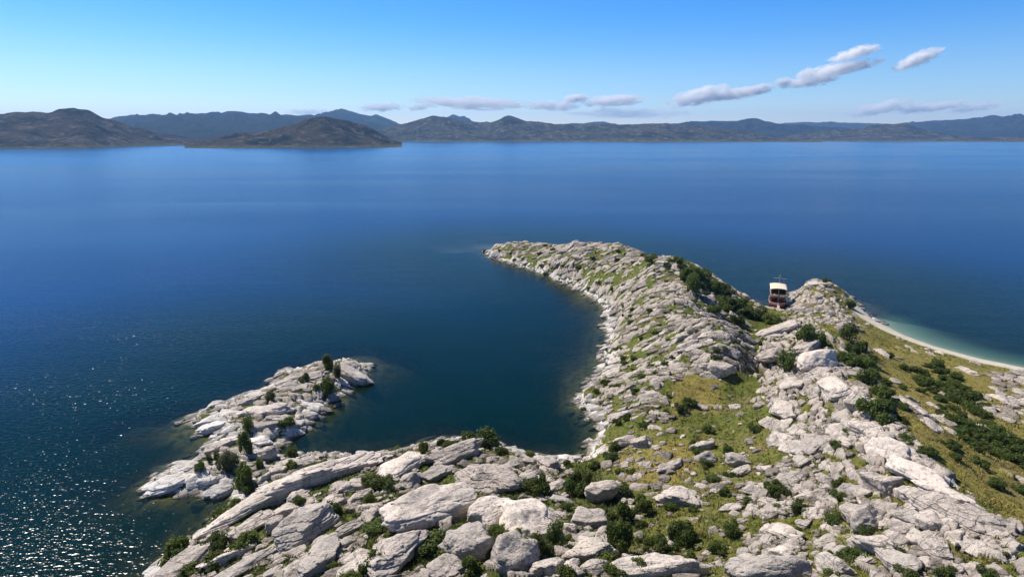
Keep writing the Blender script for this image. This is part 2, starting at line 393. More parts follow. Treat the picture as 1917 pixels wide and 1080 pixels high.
XX, YY = np.meshgrid(gx, gy); Q = np.column_stack([XX.ravel(), YY.ravel()])
Hb = np.empty(len(Q))
for s in range(0, len(Q), 20000):
    q = Q[s:s + 20000]
    Hb[s:s + 20000] = tps((((q[:, None] - P0[None, :, :2]) / 50) ** 2).sum(-1)) @ wts[:n_] + wts[n_] + (q / 50) @ wts[n_ + 1:]
dd = seg_dist(Q, land); ins = inside(Q, land); db = seg_dist(Q, beach, False)
wob = fbm2(Q[:, 0] * .35, Q[:, 1] * .35, 3, 5) * 1.6          # a less even shoreline
isb = sstep(8, 2.5, db - dd)                                    # on the sandy beach
ds = np.where(ins, dd, -dd) + wob * (1 - .85 * isb)
slope_w = ((.42 + .5 * fbm2(Q[:, 0] * .08, Q[:, 1] * .08, 2, 15)).clip(.22, .6) * (1 - isb) + .20 * isb)
near_in = np.maximum(Hb, .05) * sstep(0, 3.5, ds) + np.minimum(np.maximum(ds, 0) * .30, .55)
HG = np.where(ds > 0, near_in, np.maximum(ds * slope_w, -12)).reshape(gny, gnx)
DS = ds.reshape(gny, gnx); ISB = isb.reshape(gny, gnx)
def bil(G, x, y):
    fx = np.clip((x - GX0) / GS, 0, gnx - 1.001); fy = np.clip((y - GY0) / GS, 0, gny - 1.001)
    i, j = fx.astype(int), fy.astype(int); a, b = fx - i, fy - j
    return (G[j, i] * (1 - a) + G[j, i + 1] * a) * (1 - b) + (G[j + 1, i] * (1 - a) + G[j + 1, i + 1] * a) * b

# regions, drawn where they show and carried on to the land itself
def pmask(u, v, poly, soft=14):
    P = np.column_stack([u, v]); poly = np.array(poly, float)
    d = seg_dist(P, poly); s = np.where(inside(P, poly), d, -d)
    return sstep(-soft, soft, s)
POLY = dict(
 tip=[(895,480),(905,455),(1075,440),(1210,462),(1252,484),(1225,520),(1190,560),(1150,590),(1120,575),(1060,535),(1000,512)],
 leftslope=[(1250,482),(1290,500),(1335,560),(1400,630),(1412,690),(1360,690),(1290,690),(1255,730),(1255,785),(1200,800),(1110,800),(1070,745),(1125,690),(1135,600),(1165,575),(1215,530)],
 shoulder=[(1330,580),(1400,625),(1412,690),(1350,715),(1290,690),(1290,620)],
 ridge=[(1425,625),(1500,598),(1590,650),(1650,760),(1760,890),(1917,1020),(1930,1085),(1800,1085),(1640,960),(1540,900),(1460,830),(1425,720)],
 scatter=[(1110,830),(1260,800),(1400,790),(1470,830),(1560,900),(1660,960),(1820,1090),(1130,1090),(1200,1000),(1150,930)],
 lowright=[(1380,930),(1480,850),(1580,900),(1700,960),(1830,1090),(1400,1090)],
 spit=[(255,915),(290,885),(400,815),(340,790),(420,745),(520,715),(515,690),(600,672),(700,685),(660,735),(600,790),(520,850),(470,900),(420,935),(330,935)],
 fore=[(260,1095),(340,1010),(450,935),(540,850),(850,815),(960,840),(1060,860),(1090,980),(1190,1060),(1250,1095)],
 knoll=[(1472,590),(1478,550),(1500,520),(1530,515),(1560,545),(1600,600),(1610,640),(1560,610),(1500,600)],
 farright=[(1830,740),(1880,690),(1930,680),(1930,820),(1880,790)], midright=[(1690,745),(1730,730),(1790,790),(1770,830),(1720,800)],
 greenslope=[(1590,590),(1660,640),(1760,670),(1930,705),(1930,1010),(1840,930),(1730,840),(1650,740),(1600,650)],
 greenpatch=[(1395,600),(1440,590),(1500,590),(1470,615),(1425,640),(1410,700),(1430,800),(1380,820),(1290,830),(1270,740),(1330,700),(1395,690)],
 lushlow=[(1060,870),(1110,860),(1180,930),(1300,1000),(1380,1060),(1250,1050),(1120,1010),(1050,940)],
 dry=[(1160,860),(1260,830),(1330,850),(1260,900),(1180,905)], dry2=[(1270,700),(1340,700),(1340,760),(1270,760)],
 crest=[(1200,490),(1260,478),(1340,510),(1400,560),(1390,600),(1330,570),(1270,520)])
def masks(x, y, z):
    u, v, dep = project(x, y, z); m = lambda k, s=14: pmask(u, v, POLY[k], s)
    d = bil(DS, x, y)
    rock = .40 + .0 * u
    for k, w in (('tip', .44), ('leftslope', .50), ('shoulder', .54), ('ridge', .76), ('scatter', .26), ('lowright', .42), ('spit', .66), ('fore', .36), ('knoll', .66),
                 ('farright', .58), ('midright', .5), ('greenslope', .20), ('greenpatch', .26), ('lushlow', .18), ('crest', .40)):
        t = m(k); rock = rock * (1 - t) + w * t
    rock = np.maximum(rock, .9 * sstep(5.5, 2.0, d) * (1 - bil(ISB, x, y)))
    lush = .48 + .0 * u
    for k, w in (('tip', .6), ('leftslope', .6), ('greenslope', .27), ('greenpatch', .6), ('lushlow', .95), ('fore', .80), ('dry', .10), ('dry2', .15), ('crest', .75), ('scatter', .48), ('spit', .6)):
        t = m(k, 25); lush = lush * (1 - t) + w * t
    for k in ('dry', 'dry2'):
        t = m(k, 25); lush = lush * (1 - t) + .12 * t; rock = rock * (1 - t * .6) + .2 * t * .6
    sand = bil(ISB, x, y) * sstep(8, 6, d)
    return rock, lush, sand
def hdetail(x, y, rock, d):
    k = sstep(-1, 3, d)
    n = fbm2(x * .22, y * .22, 3, 41) * 1.1 + fbm2(x * .9, y * .9, 3, 71) * .34
    led = fbm2(x * .55 + y * .25, y * 1.3 - x * .5, 3, 91)
    return k * (n * (.35 + .5 * rock) + rock * led * .5) + (1 - k) * fbm2(x * .6, y * .6, 3, 43) * .25
RG = np.empty(0)
_r, _l, _s = masks(Q[:, 0], Q[:, 1], HG.ravel())
HG2 = HG + (hdetail(Q[:, 0], Q[:, 1], _r, ds)).reshape(HG.shape) * (1 - .8 * ISB)
ROCKG, LUSHG = _r.reshape(HG.shape), _l.reshape(HG.shape)
def hz(x, y): return bil(HG2, np.asarray(x, float), np.asarray(y, float))
YAW_L = YAW_R = 0.
def cast(u, v, n=1500):
    d = ray(u, v); t = np.linspace(22, 330, n) / math.hypot(d[0], d[1])
    x, y, z = d[0] * t, d[1] * t, CAMH + d[2] * t
    hit = np.nonzero(z < np.maximum(hz(x, y), 0))[0]
    if not len(hit): return None
    i = hit[0]; return float(x[i]), float(y[i]), float(hz(x[i], y[i]))

def _yaw(u, v, deg):
    h = cast(u, v)[2]; a_ = math.radians(deg); p, q = unproj(u, v, h), unproj(u + 12 * math.cos(a_), v - 12 * math.sin(a_), h); return math.atan2(q[1] - p[1], q[0] - p[0])
YAW_L, YAW_R = _yaw(1220, 640, -7), _yaw(1580, 790, -38)
def worley(x, y, yaw, lx, ly, seed):
    a = (x * math.cos(yaw) + y * math.sin(yaw)) / lx; b = (-x * math.sin(yaw) + y * math.cos(yaw)) / ly
    w = fbm2(x * .35, y * .35, 2, seed) ; a = a + w * .5; b = b + w * .35
    ia, ib = np.floor(a), np.floor(b); f1 = np.full(a.shape, 9.); f2 = f1.copy(); ca = ia.copy(); cb = ib.copy(); pa = a.copy(); pb = b.copy()
    for i in (-1, 0, 1):
        for j in (-1, 0, 1):
            ka, kb = ia + i, ib + j; qa, qb = ka + .08 + .84 * hash2(ka, kb, seed), kb + .08 + .84 * hash2(ka, kb, seed + 1)
            d = (a - qa) ** 2 + (b - qb) ** 2; nw = d < f1
            f2 = np.where(nw, f1, np.minimum(f2, d)); f1 = np.where(nw, d, f1)
            ca, cb, pa, pb = np.where(nw, ka, ca), np.where(nw, kb, cb), np.where(nw, qa, pa), np.where(nw, qb, pb)
    r1, r2, r3 = hash2(ca, cb, seed + 2), hash2(ca, cb, seed + 3), hash2(ca, cb, seed + 4)
    return np.sqrt(f2) - np.sqrt(f1), r1, (a - pa) * (r2 - .5) + (b - pb) * (r3 - .35)
def bedrock(x, y, rock, d):
    u, v, _ = project(x, y, np.zeros_like(x) + 6); right = sstep(1380, 1450, u + (v - 700) * .35)
    e1, r1, t1 = worley(x, y, YAW_L, 2.7, 1.15, 301); e2, r2, t2 = worley(x, y, YAW_R, 2.0, .95, 401); e3, r3, t3 = worley(x, y, YAW_R * .5 + YAW_L * .5, 6.5, 3.2, 501)
    e, r, tl = e1 * (1 - right) + e2 * right, np.where(right > .5, r2, r1), np.where(right > .5, t2, t1)
    p = sstep(-.10, .10, rock * 1.25 - .36 - r + .30 * (r3 - .5))       # which joints' blocks stand bare
    top = sstep(.03, .22, e); blk = .30 + .55 * (r3 - .4) * .6 + .22 * np.sin(r * 40) + tl * .75
    return p, top, p * (top * np.clip(blk, .05, 1.1) - .34 * (1 - top)), e, r
az = np.radians(np.linspace(-46, 60, 1280)); rr = 16 * (300 / 16) ** np.linspace(0, 1, 1080)
AZ, RR = np.meshgrid(az, rr); tx, ty = (RR * np.sin(AZ)).ravel(), (RR * np.cos(AZ)).ravel()
tz = hz(tx, ty); rk, ls, sa = bil(ROCKG, tx, ty), bil(LUSHG, tx, ty), bil(ISB, tx, ty) * sstep(8, 6, bil(DS, tx, ty))
bp, btop, bh, be, btone = bedrock(tx, ty, rk, bil(DS, tx, ty)); on = sstep(.8, 2.2, bil(DS, tx, ty)) * (1 - sa); tz = tz + bh * on
fine = fbm2(tx * 2.6, ty * 2.6, 3, 131) * .16 * (.4 + rk) * (1 - sa)
tz = tz + fine * sstep(-1, 1, bil(DS, tx, ty))
me = mk_mesh('ground', np.column_stack([tx, ty, tz]), grid_faces(1080, 1280)[:, ::-1], True, M['ground'])
attr(me, 'rock', np.where(bil(DS, tx, ty) > 1.2, bp * on * (.25 + .75 * sstep(.03, .12, be)), rk)); attr(me, 'tone', np.modf(btone * 7.3)[0]); attr(me, 'crack', bp * on * (1 - sstep(.02, .13, be))); attr(me, 'lush', ls); attr(me, 'sand', sa)
obj('ground', me, kind='structure')

# ------------------------------------------------------------------ the lake
def axis(a, b, st, far0, far1):
    core = np.arange(a, b + st, st); g = []; w = st; p = b + st
    while p < far1: w *= 1.25; p += w; g.append(p)
    l = []; w = st; p = a
    while p > far0: w *= 1.25; p -= w; l.append(p)
    return np.concatenate([l[::-1], core, g])
wx, wy = axis(-120, 230, 1.2, -14500, 14500), axis(14, 300, 1.2, -900, 14500)
WX, WY = np.meshgrid(wx, wy); fx_, fy_ = WX.ravel(), WY.ravel()
ing = (fx_ > GX0) & (fx_ < GX0 + gnx * GS) & (fy_ > GY0) & (fy_ < GY0 + gny * GS)
dep_ = np.where(ing, np.clip(-bil(HG2, fx_, fy_), 0, 12), 12)
Pw = np.column_stack([fx_, fy_]); off_ = np.where(ing, np.maximum(-bil(DS, fx_, fy_), 0), seg_dist(Pw, land))
me = mk_mesh('lake', np.column_stack([fx_, fy_, np.zeros_like(fx_)]), grid_faces(len(wy), len(wx)), True, M['water'])
cove = np.array([unproj(*q) for q in SHORE_PX[29:80]]); cs = seg_dist(Pw[ing], cove); cin = inside(Pw[ing], cove)
wind = np.ones(len(Pw)); wind[ing] = .28 + .72 * sstep(-6, 34, np.where(cin, -cs, cs) + 14 * fbm2(Pw[ing][:, 0] * .03, Pw[ing][:, 1] * .03, 2, 7))
wind *= 1.42 - 1.04 * sstep(85, 330, np.hypot(fx_, fy_)); attr(me, 'wind', wind)
attr(me, 'sandy', np.where(ing, bil(ISB, fx_, fy_), 0)); attr(me, 'depth', dep_); attr(me, 'shore', off_)
obj('lake_water', me, kind='structure')

# ------------------------------------------------------------------ far hills
def azdir(u):
    d = ray(u, 252); h = math.hypot(d[0], d[1]); return d[0] / h, d[1] / h
def hill(name, crest, D, foot, hm, seed, back=1500, n=420, rough=1.2, spur=.6, ragged=.06):
    cu = np.array([c[0] for c in crest], float); cv = np.array([c[1] for c in crest], float)
    us = np.linspace(cu[0], cu[-1], n)
    v = np.interp(us, cu, cv); k = np.ones(5) / 5; v = np.convolve(np.pad(v, 2, 'edge'), k, 'valid')
    s = us * D / F
    v = v + rough * fbm2(s / 140., s * 0 + seed, 5, seed, .55) * 2.3
    m = 64; X = np.empty((m, n)); Y = X.copy(); Z = X.copy()
    for i, u in enumerate(us):
        d = ray(u, v[i]); hl = math.hypot(d[0], d[1]); hc = CAMH + D * d[2] / hl
        ff = foot if not callable(foot) else foot(u)
        f_ = ff * (1 + ragged * 2 * noise2(np.array([s[i] / 600.]), np.array([seed + .5]), seed)[0])
        t = np.concatenate([np.linspace(0, 1, 48), 1 + np.linspace(.06, 1, 16)])
        r = np.where(t <= 1, f_ + (D - f_) * t, D + back * (t - 1))
        X[:, i], Y[:, i] = r * d[0] / hl, r * d[1] / hl
        pr = np.where(t <= 1, t ** .9, 1 - (t - 1) ** 1.3)
        Z[:, i] = -3 + (hc + 3) * pr
    T = np.concatenate([np.linspace(0, 1, 48), 1 + np.linspace(.06, 1, 16)])[:, None]
    env = np.where(T <= 1, np.sqrt(np.clip(T * (1 - T) * 4, 0, 1)) * sstep(1.02, .72, T), 0) * sstep(0, .12, T)
    nz = ridged2(X / 520, Y / 520, 5, seed + 3) * .5 + fbm2(X / 160, Y / 160, 4, seed + 9) * .5
    Z = Z + env * np.maximum(Z, 0) * spur * nz + fbm2(X / 70, Y / 70, 4, seed, .6) * 9 * sstep(0, .2, T) * (T < .97)
    me = mk_mesh(name, np.column_stack([X.ravel(), Y.ravel(), Z.ravel()]), grid_faces(m, n), True, hm)
    return obj(name, me, kind='structure')
HM1 = hill_mat('near_hillside', (.085, .075, .05), (.21, .18, .155), (.020, .028, .018))
HM2 = hill_mat('wooded_hillside', (.035, .045, .036), (.075, .078, .065), (.020, .027, .020))
HM3 = hill_mat('rocky_hillside', (.095, .092, .05), (.25, .22, .18), (.030, .038, .022))
hill('far_mountain', [(120,236),(190,224),(230,218),(270,214),(310,216),(345,213),(400,213),(450,210),(500,214),(560,215),(600,217),(660,226),(760,240),(800,246)], 7200, 4300, HM2, 11)
hill('far_mountain', [(540,232),(575,222),(600,214),(620,209),(640,205),(665,211),(690,217),(705,214),(725,224),(760,236),(800,240),(880,244)], 8200, 6400, HM2, 12)
hill('far_mountain', [(780,232),(815,224),(835,219),(848,213),(862,219),(885,227),(930,234),(1040,234),(1095,231),(1128,226),(1150,233),(1200,236)], 9000, 7000, HM2, 13)
hill('far_mountain', [(1440,234),(1490,229),(1530,229),(1600,230),(1680,233),(1760,228),(1850,228),(1900,236)], 11500, 9000, HM2, 14, rough=.5)
hill('far_mountain', [(1640,240),(1690,231),(1740,227),(1800,224),(1850,219),(1917,218),(2000,216),(2200,222),(2500,214)], 9500, 6500, HM2, 15, rough=.6)
hill('hills', [(1180,240),(1240,233),(1270,232),(1300,229),(1340,226),(1380,227),(1395,223),(1412,221),(1430,226),(1450,231),(1480,234),(1560,238),(1640,244)], 7200, 5400, HM2, 16)
hill('hills', [(-500,225),(-250,205),(-100,216),(0,212),(25,209),(60,208),(90,213),(108,207),(140,203),(165,208),(190,221),(240,235),(300,249),(350,259),(390,266)], 3300, lambda u: 2500 + max(0, u - 150) * 3.2, HM1, 17, rough=1.6)
hill('hills', [(660,258),(690,250),(720,241),(750,234),(790,224),(815,219),(840,223),(870,228),(900,233),(930,226),(948,218),(962,221),(985,226),(1000,229),(1040,231),(1080,234),(1120,235),(1160,233),(1200,231),(1240,230),(1260,232),(1300,235),(1350,240),(1400,246),(1450,254),(1500,259),(1540,262)], 4700, 3900, HM3, 18, rough=1.8)
hill('hills', [(1460,258),(1500,250),(1560,244),(1610,240),(1640,233),(1690,231),(1715,237),(1740,245),(1780,252),(1830,258),(1860,261)], 5600, 4900, HM3, 19, rough=1.2, spur=.5)
hill('lakeshore_plain', [(1380,259),(1500,258),(1600,257),(1700,257.5),(1800,257),(1917,257),(2100,256),(2400,256)], 5200, 4650, HM3, 20, rough=.3, spur=.2)
hill('hills', [(345,270),(365,267),(390,266),(410,258),(430,252),(460,250),(488,249),(505,245),(530,237),(560,228),(585,219),(600,215),(612,217),(640,225),(680,234),(695,242),(715,252),(735,261),(752,267)], 2650, 2230, HM1, 21, back=900, rough=2.0, spur=.75)

# ------------------------------------------------------------------ haze over the lake
t = NT('haze'); t.n.remove(t.p)
pv = t.add('ShaderNodeVolumePrincipled'); pv.inputs['Color'].default_value = (.30, .58, 1, 1); pv.inputs['Density'].default_value = 5.5e-5; pv.inputs['Anisotropy'].default_value = .15
t.link(pv.outputs[0], t.out.inputs['Volume'])
hb = MB(); hb.box((0, 6900, 258), (29600, 16000, 544)); o = hb.build('haze', t.m); o['kind'] = 'stuff'

# ------------------------------------------------------------------ rocks
def icosphere(sub):
    import bmesh
    bm = bmesh.new(); bmesh.ops.create_icosphere(bm, subdivisions=sub, radius=1)
    V = np.array([v.co[:] for v in bm.verts]); FC = np.array([[v.index for v in f.verts] for f in bm.faces]); bm.free()
    return V / np.linalg.norm(V, axis=1)[:, None], FC
ICO = {k: icosphere(k) for k in (2, 3, 4, 5, 6)}
def rock_shape(seed, sub, kind='slab', dims=None):
    """unit rock (about -1..1): a rounded many-faced block, split into layers and weathered"""
    r_ = np.random.default_rng(seed); D, FC = ICO[sub]
    n = {'slab': 8, 'round': 15, 'block': 8}[kind]
    N = r_.normal(size=(n, 3)); N /= np.linalg.norm(N, axis=1)[:, None]
    dist = r_.uniform(.72, 1.02, n)
    if kind != 'round':
        ax = np.array([[0, 0, 1], [0, 0, -1], [1, 0, 0], [-1, 0, 0], [0, 1, 0], [0, -1, 0]], float) + r_.normal(size=(6, 3)) * .32
        ax /= np.linalg.norm(ax, axis=1)[:, None]
        N = np.vstack([N, ax]); dist = np.concatenate([dist * 1.04, r_.uniform(.66, .86, 6)])
    q = {'slab': 20, 'round': 8, 'block': 24}[kind]
    c = np.clip(D @ N.T, 0, None) / dist
    rad = 1 / ((c ** q).sum(1) ** (1 / q) + 1e-6)
    rad = np.clip(rad, .4, 1.25)
    P = D * rad[:, None]
    o = r_.uniform(0, 90, 3)
    nz = noise3(P[:, 0] * 1.4 + o[0], P[:, 1] * 1.4 + o[1], P[:, 2] * 1.4 + o[2], seed) * .34 + noise3(P[:, 0] * 3.3 + o[1], P[:, 1] * 3.3, P[:, 2] * 3.3 + o[2], seed + 1) * .20
    if sub >= 4: nz += noise3(P[:, 0] * 8 + o[1], P[:, 1] * 8, P[:, 2] * 8 + o[2], seed + 2) * .055
    if sub >= 5: nz += (np.abs(noise3(P[:, 0] * 4 + o[2], P[:, 1] * 7, P[:, 2] * 5 + o[0], seed + 5)) < .035) * -.035 + noise3(P[:, 0] * 19 + o[1], P[:, 1] * 19, P[:, 2] * 19, seed + 3) * .02
    P = P * (1 + nz)[:, None]
    if kind == 'slab' and sub >= 3:                 # bedding: beds step in and out
        k = r_.uniform(2.5, 4.2); w = P[:, 2] * k + .35 * P[:, 0] * r_.normal() + noise3(P[:, 0] * 1.2 + o[0], P[:, 1] * 1.2, P[:, 2] * 0 + 1, seed + 7) * .8
        f = w - np.floor(w); cell = hash2(np.floor(w), np.floor(w) * 0 + seed, 3)
        groove = sstep(.14, .0, f) + sstep(.86, 1., f)
        s_ = 1 + (cell - .5) * .16 - groove * .10
        P[:, :2] *= s_[:, None]
    return P, FC
PROTO = {}
def proto(kind, i, sub):
    k = (kind, i, sub)
    if k not in PROTO: PROTO[k] = rock_shape(1000 + i * 31 + {'slab': 0, 'round': 500, 'block': 900}[kind], sub, kind)
    return PROTO[k]
PMESH = {}
def proto_mesh(kind, i, sub, mat):
    k = (kind, i, sub, mat)
    if k not in PMESH: PMESH[k] = mk_mesh({'slab': 'rock_slab', 'round': 'rounded_rock', 'block': 'rock_block'}[kind], *proto(kind, i, sub), True, M[mat])
    return PMESH[k]
def world_dir(u, v, deg, h=None):
    """ground direction of an image line at a pixel"""
    c = cast(u, v); h = c[2] if c else 3
    a = math.radians(deg); p, q = unproj(u, v, h), unproj(u + 12 * math.cos(a), v - 12 * math.sin(a), h)
    return math.atan2(q[1] - p[1], q[0] - p[0])
def normal_at(x, y, e=1.6):
    nx, ny = (hz(x - e, y) - hz(x + e, y)) / (2 * e), (hz(x, y - e) - hz(x, y + e)) / (2 * e)
    return Vector((float(nx), float(ny), 1)).normalized()
def rock_matrix(x, y, z, yaw, follow, tilt, roll):
    n = Vector((0, 0, 1)).lerp(normal_at(x, y), follow).normalized()
    q = Vector((0, 0, 1)).rotation_difference(n)
    return Matrix.Translation((x, y, z)) @ (q.to_matrix() @ Euler((roll, tilt, 0)).to_matrix().copy()).to_4x4() if False else Matrix.Translation((x, y, z)) @ q.to_matrix().to_4x4() @ Matrix.Rotation(yaw, 4, 'Z') @ Matrix.Rotation(tilt, 4, 'Y') @ Matrix.Rotation(roll, 4, 'X')

LAND = []          # landmarks (short phrase, u, v) that labels of their neighbours refer to
